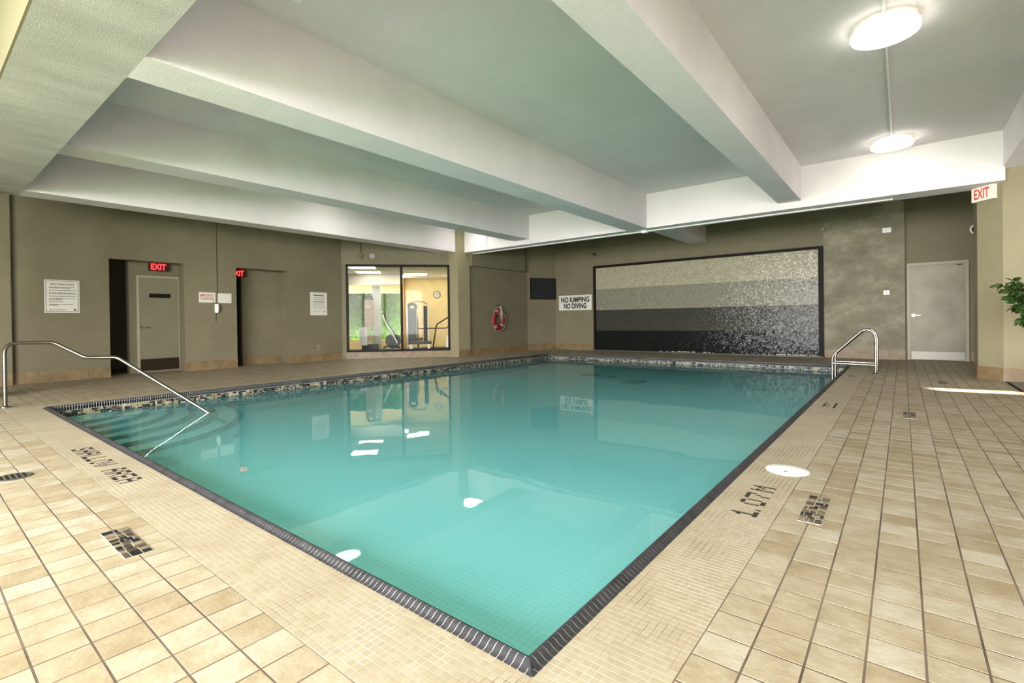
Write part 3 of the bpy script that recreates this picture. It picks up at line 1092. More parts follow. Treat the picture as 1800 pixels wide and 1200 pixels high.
# ------------------------------------------------------------------ gym window
win = empty('window_1', A0 + WU * 1.42); struct(win, 'dark framed gym window of two large panes', 'window')
Z0, Z1 = 0.185, 2.62
fr = MB()
fr.obox(A0, WU, WV, UZ, 0.0, 0.055, -0.02, 0.09, Z0, Z1); fr.obox(A0, WU, WV, UZ, WL - 0.06, WL, -0.02, 0.09, Z0, Z1)
fr.obox(A0, WU, WV, UZ, 0.0, WL, -0.02, 0.09, Z0, Z0 + 0.055); fr.obox(A0, WU, WV, UZ, 0.0, WL, -0.02, 0.09, Z1 - 0.06, Z1)
fr.build('window_frame', M_FRAME, win)
MB().obox(A0, WU, WV, UZ, 1.467, 1.53, -0.02, 0.09, Z0, Z1).build('mullion', M_FRAME, win)
for (a, b_) in ((0.055, 1.467), (1.53, WL - 0.06)):
    MB().obox(A0, WU, WV, UZ, a, b_, 0.03, 0.038, Z0 + 0.05, Z1 - 0.055).build('pane', M_GLASS, win)

# ------------------------------------------------------------------ striped feature wall
ft = empty('feature_panel', (-3.87, YF, 0), 'black framed wall feature of four wet mosaic bands from cream to black', 'wall feature')
FX0, FX1, FZ1 = -7.035, -0.697, 2.735
for (x0, x1, z0, z1) in ((FX0, FX0 + 0.065, 0, FZ1), (FX1 - 0.10, FX1, 0, FZ1), (FX0 + 0.065, FX1 - 0.10, FZ1 - 0.07, FZ1)):
    MB().box(x0, x1, YF - 0.10, YF, z0, z1).build('frame_bar', M_FRAME, ft)
zb = [FZ1 - 0.07, 1.985, 1.308, 0.651, 0.03]
for k in range(4):
    o = MB().box(FX0 + 0.065, FX1 - 0.10, YF - 0.03, YF, zb[k + 1], zb[k]).build('mosaic_band', BANDS[k], ft)
    o['label'] = ('cream', 'grey', 'slate', 'black')[k] + ' wet mosaic band'
MB().box(FX0, FX1, YF - 0.16, YF - 0.10, 0, 0.035).build('catch_kerb', M_DRAIN, ft)
pbm = MB()
rnd = random.Random(4)
for k in range(90):
    x = rnd.choice([rnd.gauss(-4.2, 0.35), rnd.gauss(-1.5, 0.3)])
    if not (FX0 + 0.1 < x < FX1 - 0.12): continue
    r = rnd.uniform(0.012, 0.028)
    c = (x, YF - 0.065 + rnd.uniform(-0.02, 0.02), 0.03)
    pbm.lathe(c, [(0.001, 0.0), (r, 0.2 * r), (r * 0.8, r * 0.9), (0.001, r * 1.2)], 7)
tag(pbm.build('pebbles', M_PEBBLE, ft, True), kind='stuff')

# ------------------------------------------------------------------ signs
def sign(name, o, u, w_dir, wd_, ht, label, board=M_SIGN):
    o, u, wv = Vector(o), Vector(u), Vector(w_dir)
    e = empty(name, o, label, 'sign')
    return MB().obox(o, u, UZ, wv, -wd_ / 2, wd_ / 2, -ht / 2, ht / 2, 0.0, 0.008).build('board', board, e)
def bars(e, o, u, wv, lines, mt, name='print_lines', depth=0.0088):
    o, u, wv = Vector(o), Vector(u), Vector(wv)
    b = MB()
    rnd = random.Random(11)
    for (x0, x1, z, hh) in lines:
        x = x0
        while x < x1:
            l = rnd.uniform(0.012, 0.045)
            xe = min(x + l, x1)
            b.obox(o, u, UZ, wv, x, xe, z, z + hh, depth - 0.0006, depth)
            x = xe + 0.006
    return tag(b.build(name, mt, e), kind='stuff')
# health regulations, on the left wall: u runs along +y, faces +x
o = (XL, 0.803, 1.556)
e = sign('health_sign', o, PYv, PXv, 0.485, 0.605, 'square white health regulations sign with black border and fine print')
b = MB()
for (x0, x1, z0, z1) in ((-0.225, 0.225, 0.278, 0.285), (-0.225, 0.225, -0.285, -0.278), (-0.225, -0.218, -0.285, 0.285), (0.218, 0.225, -0.285, 0.285)):
    b.obox(o, PYv, UZ, PXv, x0, x1, z0, z1, 0.008, 0.0088)
b.build('border_line', M_PRINT, e)
letter('HEALTH REGULATIONS', 0.036, 0.33, (XL, 0.803, 1.556 + 0.225), PYv, UZ, PXv, 0.0089, M_PRINT, e, 'title', 0.02)
ln = []
for z, x1, n in ((0.165, 0.18, 1), (0.148, 0.12, 1), (0.105, 0.19, 1), (0.06, 0.18, 1), (0.043, 0.19, 1), (0.0, 0.19, 1), (-0.045, 0.18, 1), (-0.062, 0.0, 1), (-0.10, 0.03, 1), (-0.15, 0.15, 1), (-0.167, -0.06, 1), (-0.252, 0.05, 1)):
    ln.append((-0.18, x1, z, 0.0095))
bars(e, o, PYv, PXv, ln, M_PRINT)
MB().add([Vector((XL + 0.0089, 0.803 + 0.15, 1.556 - 0.258)), Vector((XL + 0.0089, 0.803 + 0.195, 1.556 - 0.258)), Vector((XL + 0.0089, 0.803 + 0.182, 1.556 - 0.228)), Vector((XL + 0.0089, 0.803 + 0.165, 1.556 - 0.228))], [(0, 1, 2, 3)]).build('emblem', M_PRINT, e)
# emergency telephone
o = (XL, 3.212, 1.609)
e = sign('telephone_sign', o, PYv, PXv, 0.335, 0.225, 'white emergency telephone sign with red lettering above the wall phone')
letter('EMERGENCY', 0.05, 0.295, (XL, 3.212, 1.609 + 0.045), PYv, UZ, PXv, 0.0089, M_RED, e, 'lettering', 0.012)
letter('TELEPHONE', 0.05, 0.275, (XL, 3.212, 1.609 - 0.028), PYv, UZ, PXv, 0.0089, M_RED, e, 'lettering', 0.012)
MB().add([Vector((XL + 0.0089, 3.212 + 0.105, 1.609 - 0.098)), Vector((XL + 0.0089, 3.212 + 0.14, 1.609 - 0.098)), Vector((XL + 0.0089, 3.212 + 0.1225, 1.609 - 0.07))], [(0, 1, 2)]).build('emblem', M_PRINT, e)
o = (XL, 3.562, 1.60)
e = sign('notice_sheet', o, PYv, PXv, 0.305, 0.222, 'plain white notice with faint grey print beside the telephone sign')
bars(e, o, PYv, PXv, [(-0.07, 0.06, 0.06, 0.008), (-0.11, 0.11, 0.0, 0.008), (-0.11, 0.11, -0.055, 0.008)], M_GREYP)
# rules sign
o = (XL, 5.878, 1.518)
e = sign('rules_sign', o, PYv, PXv, 0.475, 0.605, 'tall white rules sign with fine print between second doorway and window')
bars(e, o, PYv, PXv, [(-0.15, 0.15, 0.205, 0.032)], M_PRINT, 'title')
bars(e, o, PYv, PXv, [(-0.165, 0.165, z, 0.012) for z in (0.155, 0.11, 0.06, 0.045, 0.01, -0.03, -0.075, -0.12)] + [(-0.165, 0.03, -0.215, 0.009)], plain('dark grey print', (0.16, 0.16, 0.15), 0.6))
MB().cyl((XL + 0.0086, 5.878 + 0.155, 1.518 - 0.205), 0.017, 0.0006, 12, (1, 0, 0)).build('emblem', M_PRINT, e)
# no jumping no diving
o = (-7.785, YF, 1.582)
e = sign('no_diving_sign', o, PXv, -PYv, 1.27, 0.50, 'white sign reading NO JUMPING NO DIVING in bold black')
letter('NO JUMPING', 0.168, 1.10, (-7.785, YF, 1.582 + 0.105), PXv, UZ, -PYv, 0.0089, M_PRINT, e, 'lettering', 0.042)
letter('NO DIVING', 0.168, 0.88, (-7.785, YF, 1.582 - 0.105), PXv, UZ, -PYv, 0.0089, M_PRINT, e, 'lettering', 0.042)

def exit_lit(y, z, wd_, label):
    e = empty('exit_sign', (-11.62, y, z), label, 'exit sign', 'lit exit signs inside the doorways')
    MB().box(-11.66, -11.60, y - wd_ / 2 - 0.02, y + wd_ / 2 + 0.02, z - 0.09, z + 0.085).build('sign_box', M_EXITB, e)
    letter('EXIT', 0.125, wd_ * 0.92, (-11.60, y, z - 0.003), PYv, UZ, PXv, 0.002, M_EXITR, e, 'lettering', 0.02)
exit_lit(2.393, 2.252, 0.295, 'red glowing exit sign above the grey door with the black plate')
exit_lit(3.99, 2.226, 0.295, 'red glowing exit sign half hidden inside the second doorway')
# exit sign on the column chamfer
cu = (Vector((1.985, 9.135, 0)) - Vector((1.735, 9.44, 0))).normalized()
cn = Vector((cu.y, -cu.x, 0)); cn = cn if cn.y < 0 else -cn
o = Vector((1.735, 9.44, 2.86)) + cu * 0.15
e = empty('exit_sign', o, 'white unlit exit sign with red letters fixed to the column', 'exit sign')
MB().obox(o, cu, UZ, cn, -0.165, 0.165, -0.115, 0.115, 0.0, 0.07).build('sign_box', M_EXITW, e)
letter('EXIT', 0.15, 0.235, o + cu * -0.005, cu, UZ, cn, 0.0712, M_EXITRED, e, 'lettering', 0.02)

# ------------------------------------------------------------------ wall fittings
ph = empty('wall_telephone', (XL, 3.393, 1.26), 'small white handset telephone hanging below the emergency sign', 'telephone')
MB().box(XL, XL + 0.03, 3.362, 3.424, 1.27, 1.46).build('cradle', M_WHITEP, ph)
hs = [(XL + 0.045, 3.393, 1.275), (XL + 0.06, 3.393, 1.30), (XL + 0.062, 3.393, 1.36), (XL + 0.06, 3.393, 1.42), (XL + 0.045, 3.393, 1.452)]
MB().tube(hs, [0.026, 0.032, 0.037, 0.041, 0.034], 10).build('handset', M_WHITEP, ph, True)
tag(MB().tube([(XL + 0.012, 3.405, 3.45), (XL + 0.012, 3.405, 1.46)], 0.011, 8).build('phone_conduit', M_CONDK), 'khaki conduit running down the wall to the telephone', 'conduit')
MB().tube([(XL + 0.02, 3.38, 1.27), (XL + 0.02, 3.372, 1.18), (XL + 0.02, 3.366, 1.05)], 0.006, 6).build('cord', M_CONDK, ph)
ou = empty('wall_outlet', (XL, 5.853, 0.283), 'beige outlet plate low on the wall beside the gym window', 'outlet')
MB().box(XL, XL + 0.008, 5.815, 5.89, 0.283, 0.423).build('plate', M_BEIGEP, ou)
for z in (0.325, 0.375):
    MB().box(XL + 0.008, XL + 0.011, 5.84, 5.865, z - 0.014, z + 0.014).build('socket', M_FRAME, ou)
pw = A0 + WU * 0.41 - WV * 0.0
bell = empty('ceiling_hook', pw + UZ * 2.78, 'grey round alarm box on a stem above the gym window', 'alarm')
b = MB().cyl(pw + UZ * 2.86 - WV * 0.0, 0.07, 0.05, 20, -WV); b.build('alarm_body', M_CONDK, bell, True)
MB().tube([pw + UZ * 2.92 - WV * 0.025, pw + UZ * 3.3 - WV * 0.025], 0.012, 8).build('stem', M_CONDK, bell)
pw = A0 + WU * 0.715
sp = empty('wall_speaker', pw + UZ * 2.74, 'round khaki speaker grille flush above the gym window', 'speaker')
MB().cyl(pw + UZ * 2.855, 0.115, 0.012, 28, -WV).build('bezel', M_CONDK, sp)
MB().cyl(pw + UZ * 2.855 - WV * 0.012, 0.078, 0.006, 24, -WV).build('grille', M_VENT, sp)
# black screen on the corner wall
dn = Vector((dcv.y, -dcv.x, 0))
o = Vector((-9.0, 12.05, 0)) + dcv * 0.61 + dn * 0.015
tv = empty('wall_screen', o + UZ * 1.71, 'flat black screen mounted on the angled corner wall', 'screen')
MB().obox(o, dcv, UZ, dn, -0.505, 0.505, 1.71, 2.435, 0.0, 0.05).build('housing', M_BLACK, tv)
MB().obox(o, dcv, UZ, dn, -0.48, 0.48, 1.735, 2.41, 0.05, 0.053).build('panel', plain('dark screen glass', (0.02, 0.022, 0.024), 0.25), tv)
# sprinkler heads
for x, lab in ((-7.0, 'small metal sprinkler head above the no diving sign side of the striped wall'), (-0.695, 'small metal sprinkler head above the stained wall side of the striped wall')):
    s = empty('sprinkler_head', (x, YF, 3.08), lab, 'sprinkler', 'wall sprinkler heads')
    MB().cyl((x, YF, 3.13), 0.045, 0.012, 16, (0, -1, 0)).build('escutcheon', M_STEEL, s)
    b = MB().cyl((x, YF - 0.012, 3.13), 0.02, 0.06, 10, (0, -1, 0)); b.cyl((x, YF - 0.085, 3.13), 0.034, 0.008, 12, (0, -1, 0)); b.tube([(x, YF - 0.07, 3.13), (x, YF - 0.08, 3.09)], 0.009, 6)
    b.build('nozzle', M_STEEL, s, True)
pz = empty('wall_plate', (0.544, YF, 2.914), 'white oblong blank plate high on the stained wall', 'plate')
MB().box(0.464, 0.624, YF - 0.02, YF, 2.914, 3.022).build('cover', M_WHITEP, pz); MB().cyl((0.53, YF - 0.02, 2.97), 0.008, 0.003, 8, (0, -1, 0)).build('screw', M_FRAME, pz)
pz = empty('wall_plate', (0.53, YF, 1.491), 'small square white switch plate on the stained wall', 'plate')
MB().box(0.475, 0.585, YF - 0.012, YF, 1.491, 1.587).build('cover', M_WHITEP, pz); MB().box(0.522, 0.538, YF - 0.02, YF - 0.012, 1.525, 1.555).build('switch', M_BEIGEP, pz)
sp = empty('wall_speaker', (2.06, YD, 2.73), 'round black speaker with white rim beside the column', 'speaker')
MB().lathe((0, 0, 0), [(0.075, 0.0), (0.105, 0.0), (0.11, 0.03), (0.075, 0.04)], 24)
rb = MB()
for k in range(28):
    pass
rb.cyl((2.06, YD, 2.824), 0.11, 0.03, 28, (0, -1, 0)); rb.build('rim', M_WHITEP, sp, True)
MB().cyl((2.06, YD - 0.03, 2.824), 0.082, 0.008, 24, (0, -1, 0)).build('grille', M_BLACK, sp)

# lifebuoy on the recessed wall
lb = empty('lifebuoy', (-8.98, 10.43, 0.67), 'red horseshoe lifebuoy with white rope hanging on the recessed wall', 'lifebuoy')
cy_, cz_ = 10.43, 1.03
ry_, rz_ = 0.22, 0.255
ring = []
for k in range(40):
    a = 2 * math.pi * k / 40
    pinch = 1.0 - 0.34 * max(0, math.sin(a)) ** 2
    ring.append((-8.92, cy_ + ry_ * math.cos(a) * pinch, cz_ + rz_ * math.sin(a) * (1.0 + 0.12 * max(0, math.sin(a)))))
ring_o = MB().tube(ring, 0.068, 14, True).build('ring', M_RING, lb, True)
for a in (math.radians(225), math.radians(315), math.radians(60), math.radians(120)):
    i = int(a / (2 * math.pi) * 40)
    p0, p1, p2 = Vector(ring[i - 1]), Vector(ring[i]), Vector(ring[(i + 1) % 40])
    MB().tube([p0, p1, p2], 0.069, 14).build('white_band', M_ROPE, ring_o, True)
rope = []
for k in range(29):
    a = math.radians(112) + (2 * math.pi - math.radians(44)) * k / 28
    s_ = 1.0 + 0.05 * math.sin(6 * a)
    pinch = 1.0 - 0.30 * max(0, math.sin(a)) ** 2
    rope.append((-8.89, cy_ + (ry_ + 0.10) * math.cos(a) * pinch * s_, cz_ + (rz_ + 0.09) * math.sin(a) * s_))
MB().tube(rope, 0.011, 6).build('grab_rope', M_ROPE, lb, True)
for k, (dy, ln_) in enumerate(((-0.03, 0.50), (0.0, 0.36), (0.03, 0.42))):
    MB().tube([(-8.84 + 0.01 * k, cy_ + 0.02, 1.47), (-8.83 + 0.01 * k, cy_ + 0.05 + dy, 1.47 - ln_ * 0.5), (-8.83, cy_ + 0.08 + dy, 1.47 - ln_)], 0.011, 6).build('rope_coil', M_ROPE, lb, True)
MB().tube([(-8.995, cy_ + 0.02, 1.485), (-8.86, cy_ + 0.02, 1.485), (-8.84, cy_ + 0.02, 1.51)], 0.01, 6).build('wall_hook', M_FRAME, lb)

# ------------------------------------------------------------------ handrails
def arc_path(pts, rad, n=6):
    out = [Vector(pts[0])]
    for i in range(1, len(pts) - 1):
        p0, p1, p2 = Vector(pts[i - 1]), Vector(pts[i]), Vector(pts[i + 1])
        a = (p0 - p1); c = (p2 - p1)
        r = min(rad[i] if isinstance(rad, (list, tuple)) else rad, a.length * 0.48, c.length * 0.48)
        s = p1 + a.normalized() * r; t = p1 + c.normalized() * r
        for k in range(n + 1):
            q = k / n
            out.append(s * (1 - q) ** 2 + p1 * 2 * q * (1 - q) + t * q * q)
    out.append(Vector(pts[-1]))
    return out
hb = Vector((-7.95, -0.27, 0)); hd = Vector((0.736, 0.677, 0))
hp = lambda s, z: hb + hd * s + UZ * z
hr = empty('pool_handrail', hb, 'long bent stainless handrail leading down the curved pool steps', 'handrail')
path = arc_path([hp(0, 0), hp(0.0, 0.803), hp(0.575, 0.803), hp(0.955, 0.606), hp(1.335, 0.603), hp(2.437, -0.128), hp(2.72, -0.31), hp(2.74, -0.5)], [0, 0.15, 0.05, 0.05, 0.05, 0.02, 0.06, 0])
MB().tube(path, 0.0215, 14).build('rail_tube', M_STEEL, hr, True)
MB().lathe(hb, [(0.022, 0.022), (0.03, 0.02), (0.055, 0.01), (0.058, 0.0)], 24).build('base_flange', M_STEEL, hr, True)
MB().lathe(hp(2.74, floor_z(-5.9, 1.6)), [(0.022, 0.03), (0.055, 0.02), (0.06, 0.0)], 20).build('base_flange', M_STEEL, hr, True)

def grab_rail(y, bx, lab):
    e = empty('ladder_rail', (bx, y, 0), lab, 'handrail', 'pair of pool ladder rails')
    px = -0.178
    P = [(bx, y, 0), (bx + 0.01, y, 0.60), (bx - 0.03, y, 0.745), (bx - 0.16, y, 0.775), (px, y, 0.30), (px, y, -0.5)]
    MB().tube(arc_path(P, [0, 0.12, 0.08, 0.10, 0.09, 0], 7), 0.0195, 14).build('rail_tube', M_STEEL, e, True)
    MB().tube([(px + 0.01, y, 0.165), (bx, y, 0.152)], 0.0135, 10).build('cross_bar', M_STEEL, e, True)
    MB().lathe((bx, y, 0), [(0.02, 0.022), (0.028, 0.02), (0.052, 0.01), (0.055, 0.0)], 24).build('base_flange', M_STEEL, e, True)
grab_rail(9.38, 0.445, 'stainless ladder rail on the side towards the mosaic lid at pool edge')
grab_rail(9.87, 0.452, 'stainless ladder rail on the side towards the striped wall')

# ------------------------------------------------------------------ deck fittings
sk = empty('skimmer_lid', (0.221, 2.517, 0), 'round white skimmer lid beside the depth marking', 'lid')
MB().lathe((0.221, 2.517, 0), [(0.126, 0.0), (0.126, 0.004), (0.119, 0.005)], 40).build('rim', M_LID, sk, True)
MB().lathe((0.221, 2.517, 0), [(0.118, 0.0045), (0.115, 0.006), (0.06, 0.0065), (0.0005, 0.007)], 40).build('disc', M_LID, sk, True)
MB().obox((0.221, 2.46, 0), (0.6, 0.8, 0), (-0.8, 0.6, 0), UZ, -0.013, 0.013, -0.004, 0.004, 0.0055, 0.0085).build('finger_slot', M_DRAIN, sk)
dr = empty('floor_drain', (-3.83, -0.63, 0), 'round dark metal drain cover set in the deck beside SHALLOW AREA', 'drain cover')
MB().lathe((-3.83, -0.63, 0), [(0.098, 0.0), (0.098, 0.004), (0.09, 0.005), (0.0005, 0.005)], 36).build('cover', M_DRAIN, dr, True)
for k in range(5):
    yy = -0.055 + k * 0.0275
    hw = math.sqrt(max(0.0, 0.08 ** 2 - yy ** 2))
    MB().box(-3.83 - hw, -3.83 + hw, -0.63 + yy - 0.005, -0.63 + yy + 0.005, 0.005, 0.0065).build('grate_bar', M_FRAME, dr)
mt_ = empty('doormat', (2.7, 8.5, 0), 'slate blue doormat on the deck beside the column', 'mat')
MB().box(2.03, 3.4, 7.93, 9.08, 0.001, 0.012).build('pile', M_MAT, mt_)
b = MB()
for (x0, x1, y0, y1) in ((2.0, 3.43, 7.9, 7.93), (2.0, 3.43, 9.08, 9.11), (2.0, 2.03, 7.93, 9.08), (3.4, 3.43, 7.93, 9.08)):
    b.box(x0, x1, y0, y1, 0.001, 0.009)
b.build('edging', M_BLACK, mt_)

# ------------------------------------------------------------------ lamps, conduits, vent
def ceiling_lamp(x, y, label, power):
    e = empty('ceiling_lamp', (x, y, ZS), label, 'lamp', 'round ceiling lamps')
    R = 0.262
    MB().lathe((x, y, ZS), [(0.0005, -0.112), (R - 0.02, -0.112), (R - 0.004, -0.105), (R, -0.09), (R, -0.062)], 48).build('diffuser', M_LAMP, e, True)
    MB().lathe((x, y, ZS), [(R, -0.062), (R - 0.03, -0.05), (0.0005, -0.05)], 48).build('housing', M_WHITEP, e, True)
    MB().lathe((x, y, ZS), [(0.12, -0.0505), (0.12, 0.0)], 32).build('stem_ring', M_LAMPUP, e, True)
    return e
ceiling_lamp(0.705, 4.6, 'round glowing ceiling lamp in the bay nearer the wide beam', 1)
ceiling_lamp(0.705, 8.41, 'round glowing ceiling lamp close to the beam above the ladder rails', 1)
ceiling_lamp(-8.25, 4.68, 'round glowing ceiling lamp above the deck beside the doorways', 1)
ceiling_lamp(-8.25, 8.5, 'round glowing ceiling lamp near the pillar by the gym window', 1)
ceiling_lamp(0.705, 0.8, 'round glowing ceiling lamp just past the wide beam', 1)
for x, lab in ((-6.2, 'on the shallow area side'), (-2.8, 'on the left inset side'), (0.6, 'on the pool corner side')):
    ceiling_lamp(x, -2.1, 'unseen ceiling lamp added behind the wide beam ' + lab, 1)  # out of view, added to brighten the near deck and water
ceiling_lamp(-1.9, 0.72, 'round glowing ceiling lamp beside the ceiling vent', 1)
ZC = ZS - 0.014
cb = MB()
cb.tube([(0.705, 0.055, ZC), (0.705, 9.0 - 0.014, ZC)], 0.013, 8)
tag(cb.build('ceiling_conduit', M_CONDUIT), 'thin white conduit linking the round ceiling lamps', 'conduit')
cb = MB().tube([(0.70, 9.0 - 0.013, ZS - 0.02), (0.70, 9.0 - 0.013, 2.985)], 0.011, 8)
cb.box(0.67, 0.73, 8.965, 9.0, 2.975, 3.005)
tag(cb.build('lamp_drop_conduit', M_CONDUIT), 'thin white conduit running down the beam face to its soffit', 'conduit')
cb = MB().tube([(-8.08, 9.0 - 0.013, ZS - 0.02), (-8.08, 9.0 - 0.013, 2.955)], 0.011, 8)
tag(cb.build('lamp_drop_conduit', M_CONDUIT), 'thin white conduit on the beam face beside the pillar', 'conduit')
sc_ = empty('soffit_conduit', (-3.5, 9.22, ZB - 0.02), 'long white conduit under the crossing beam with junction box', 'conduit')
MB().tube([(-9.0, 9.25, ZB - 0.018), (0.70, 9.25, ZB - 0.018)], 0.012, 8).build('pipe', M_CONDUIT, sc_)
MB().box(-3.70, -3.58, 9.19, 9.31, ZB - 0.054, ZB - 0.004).build('junction_box', M_CONDUIT, sc_)
vt = empty('ceiling_vent', (-2.84, 0.76, ZS - 0.02), 'grey louvred ceiling vent between the beams', 'vent')
b = MB()
for (x0, x1, y0, y1) in ((-3.11, -3.07, 0.50, 1.03), (-2.61, -2.57, 0.50, 1.03), (-3.07, -2.61, 0.99, 1.03), (-3.07, -2.61, 0.50, 0.54)):
    b.box(x0, x1, y0, y1, ZS - 0.015, ZS)
b.build('frame', M_WHITEP, vt)
for k in range(8):
    y = 0.56 + k * 0.055
    MB().obox((-2.84, y, ZS - 0.012), (1, 0, 0), (0, 0.8, 0.6), (0, -0.6, 0.8), -0.23, 0.23, -0.018, 0.018, -0.001, 0.001).build('louvre', M_VENT, vt)
MB().box(-3.07, -2.61, 0.54, 0.99, ZS - 0.002, ZS + 0.0).build('backing', M_BLACK, vt)

# ------------------------------------------------------------------ ficus
tx, ty = 2.27, 7.37
fc = empty('potted_ficus', (tx, ty, 0), 'leafy green ficus tree in a pot in front of the column', 'plant')
MB().lathe((tx, ty, 0), [(0.0005, 0.0), (0.13, 0.0), (0.18, 0.30), (0.195, 0.30), (0.195, 0.34), (0.17, 0.34), (0.165, 0.28), (0.0005, 0.28)], 28).build('pot', M_POT, fc, True)
MB().lathe((tx, ty, 0), [(0.165, 0.29), (0.08, 0.305), (0.0005, 0.31)], 20).build('soil', M_SOIL, fc, True)
MB().tube([(tx, ty, 0.28), (tx + 0.02, ty - 0.02, 0.5), (tx - 0.01, ty, 0.75), (tx, ty, 1.05)], [0.028, 0.024, 0.02, 0.016], 8).build('trunk', M_BARK, fc, True)
rnd = random.Random(21)
brn = MB(); lv = MB()
ccx = Vector((tx, ty, 1.16))
for k in range(46):
    d = Vector((rnd.gauss(0, 1), rnd.gauss(0, 1), rnd.gauss(0, 0.9))).normalized()
    L = rnd.uniform(0.35, 0.60)
    s = Vector((tx, ty, rnd.uniform(0.75, 1.05)))
    e_ = ccx + Vector((d.x * L, d.y * L, d.z * L * 0.85))
    mid = (s + e_) / 2 + Vector((0, 0, 0.08))
    brn.tube([s, mid, e_ - Vector((0, 0, 0.03))], [0.007, 0.005, 0.002], 5)
    for q in range(40):
        t = rnd.uniform(0.35, 1.05)
        p = s * (1 - t) ** 2 + mid * 2 * t * (1 - t) + e_ * t * t
        a = Vector((rnd.gauss(0, 1), rnd.gauss(0, 1), rnd.gauss(-0.55, 0.5))).normalized()
        n_ = a.orthogonal().normalized()
        n_ = (Matrix.Rotation(rnd.uniform(0, 6.28), 3, a) @ n_)
        sd_ = a.cross(n_)
        l = rnd.uniform(0.065, 0.10); wl_ = l * 0.27
        root = p + a * 0.012
        vs = [root, root + a * l * 0.35 + sd_ * wl_ + n_ * 0.006, root + a * l * 0.75 + sd_ * wl_ * 0.75 + n_ * 0.004, root + a * l - n_ * 0.008,
              root + a * l * 0.75 - sd_ * wl_ * 0.75 + n_ * 0.004, root + a * l * 0.35 - sd_ * wl_ + n_ * 0.006, root + a * l * 0.5 - n_ * 0.003]
        lv.add(vs, [(0, 1, 6), (1, 2, 6), (2, 3, 6), (3, 4, 6), (4, 5, 6), (5, 0, 6)])
brn.build('branches', M_BARK, fc, True)
tag(lv.build('foliage', M_LEAF, fc), kind='stuff')

# ------------------------------------------------------------------ gym behind the window
exec_gym = True
G = lambda u, v, z=0.0: A0 + WU * u + WV * v + UZ * z
M_GWALL = plain('honey yellow gym wall', (0.78, 0.62, 0.33), 0.6, var=0.06)
M_GCEIL = plain('white ceiling panel', (0.82, 0.80, 0.73), 0.7)
M_GFLOOR = plain('dark rubber gym floor', (0.07, 0.075, 0.075), 0.5, var=0.2)
M_GPANEL = emit('gym light panel', (1.0, 0.93, 0.75), 9.0)
M_GWOOD = plain('amber wood post', (0.48, 0.27, 0.08), 0.5, var=0.1)
M_GREYC = plain('pale green grey column', (0.55, 0.60, 0.54), 0.6, var=0.05, bmp=0.2, bscale=40)
M_HEDGE = plain('garden foliage', (0.06, 0.115, 0.028), 0.7, var=0.7, vscale=6, spec=0.05)
M_EQ = plain('black gym steel', (0.025, 0.028, 0.027), 0.4)
M_EQG = plain('dark green gym shroud', (0.035, 0.06, 0.045), 0.35, var=0.3, vscale=12)
M_EQW = plain('silver gym upright', (0.70, 0.70, 0.66), 0.35)
M_EQT = plain('tan padded upholstery', (0.40, 0.30, 0.20), 0.6)
GU0, GU1, GV = -3.2, 3.12, 5.2
GZ = 2.66
s_ = struct(MB().obox(A0, WU, WV, UZ, GU0, GU1, 0.16, GV + 0.2, -0.15, 0.0).build('floor_gym', M_GFLOOR), 'dark rubber gym floor behind the window', 'floor')
b = MB(); b.obox(A0, WU, WV, UZ, 1.18, GU1, GV, GV + 0.12, 0, 3.0); b.obox(A0, WU, WV, UZ, GU1, GU1 + 0.12, 0.5, GV, 0, 3.0); b.obox(A0, WU, WV, UZ, GU0 - 0.12, GU0, 0.2, GV, 0, 3.0)
b.obox(A0, WU, WV, UZ, GU0, 1.18, GV, GV + 0.12, 2.12, 3.0); b.obox(A0, WU, WV, UZ, GU0, 1.18, GV, GV + 0.12, 0, 0.35)
b.obox(A0, WU, WV, UZ, GU0, -0.4, 0.10, 0.22, 0, 3.0)
struct(b.build('wall_gym', M_GWALL), 'honey yellow gym walls seen through the window', 'wall')
cg = struct(MB().obox(A0, WU, WV, UZ, GU0, GU1, 0.16, GV + 0.2, GZ + 0.02, GZ + 0.12).build('ceiling_gym', M_VENT), 'suspended gym ceiling of white panels', 'ceiling')
for i in range(9):
    for j in range(7):
        u0 = GU0 + 0.1 + i * 0.75; v0 = 0.3 + j * 0.7
        lit = (i, j) in ((4, 1), (4, 3), (6, 4), (3, 5), (5, 5))
        if lit:
            lp = MB().obox(A0, WU, WV, UZ, u0, u0 + 0.735, v0, v0 + 0.45, GZ - 0.004, GZ + 0.02).build('light_panel', M_GPANEL, cg)
        else:
            MB().obox(A0, WU, WV, UZ, u0, u0 + 0.735, v0, v0 + 0.685, GZ, GZ + 0.02).build('ceiling_panel', M_GCEIL, cg)
struct(MB().obox(A0, WU, WV, UZ, GU0, 1.3, 3.3, 3.55, 2.30, GZ).build('gym_bulkhead', M_GCEIL), 'white bulkhead across the gym ceiling', 'bulkhead')
tag(MB().obox(A0, WU, WV, UZ, 0.23, 0.51, 3.62, 3.82, 0, 2.30).build('gym_column', M_GREYC), 'pale speckled column standing in the gym', 'column')
tag(MB().obox(A0, WU, WV, UZ, 1.13, 1.24, 4.9, 5.15, 0, 2.6).build('gym_post', M_GWOOD), 'amber wooden post beside the yellow gym wall', 'post')
gw = struct(empty('window_3', G(-1.0, GV, 0.35)), 'garden window at the back of the gym', 'window')
for u in (-3.0, -1.6, -0.25, 1.15):
    MB().obox(A0, WU, WV, UZ, u - 0.03, u + 0.03, GV, GV + 0.1, 0.35, 2.12).build('mullion', M_FRAME, gw)
hg = MB()
rnd = random.Random(5)
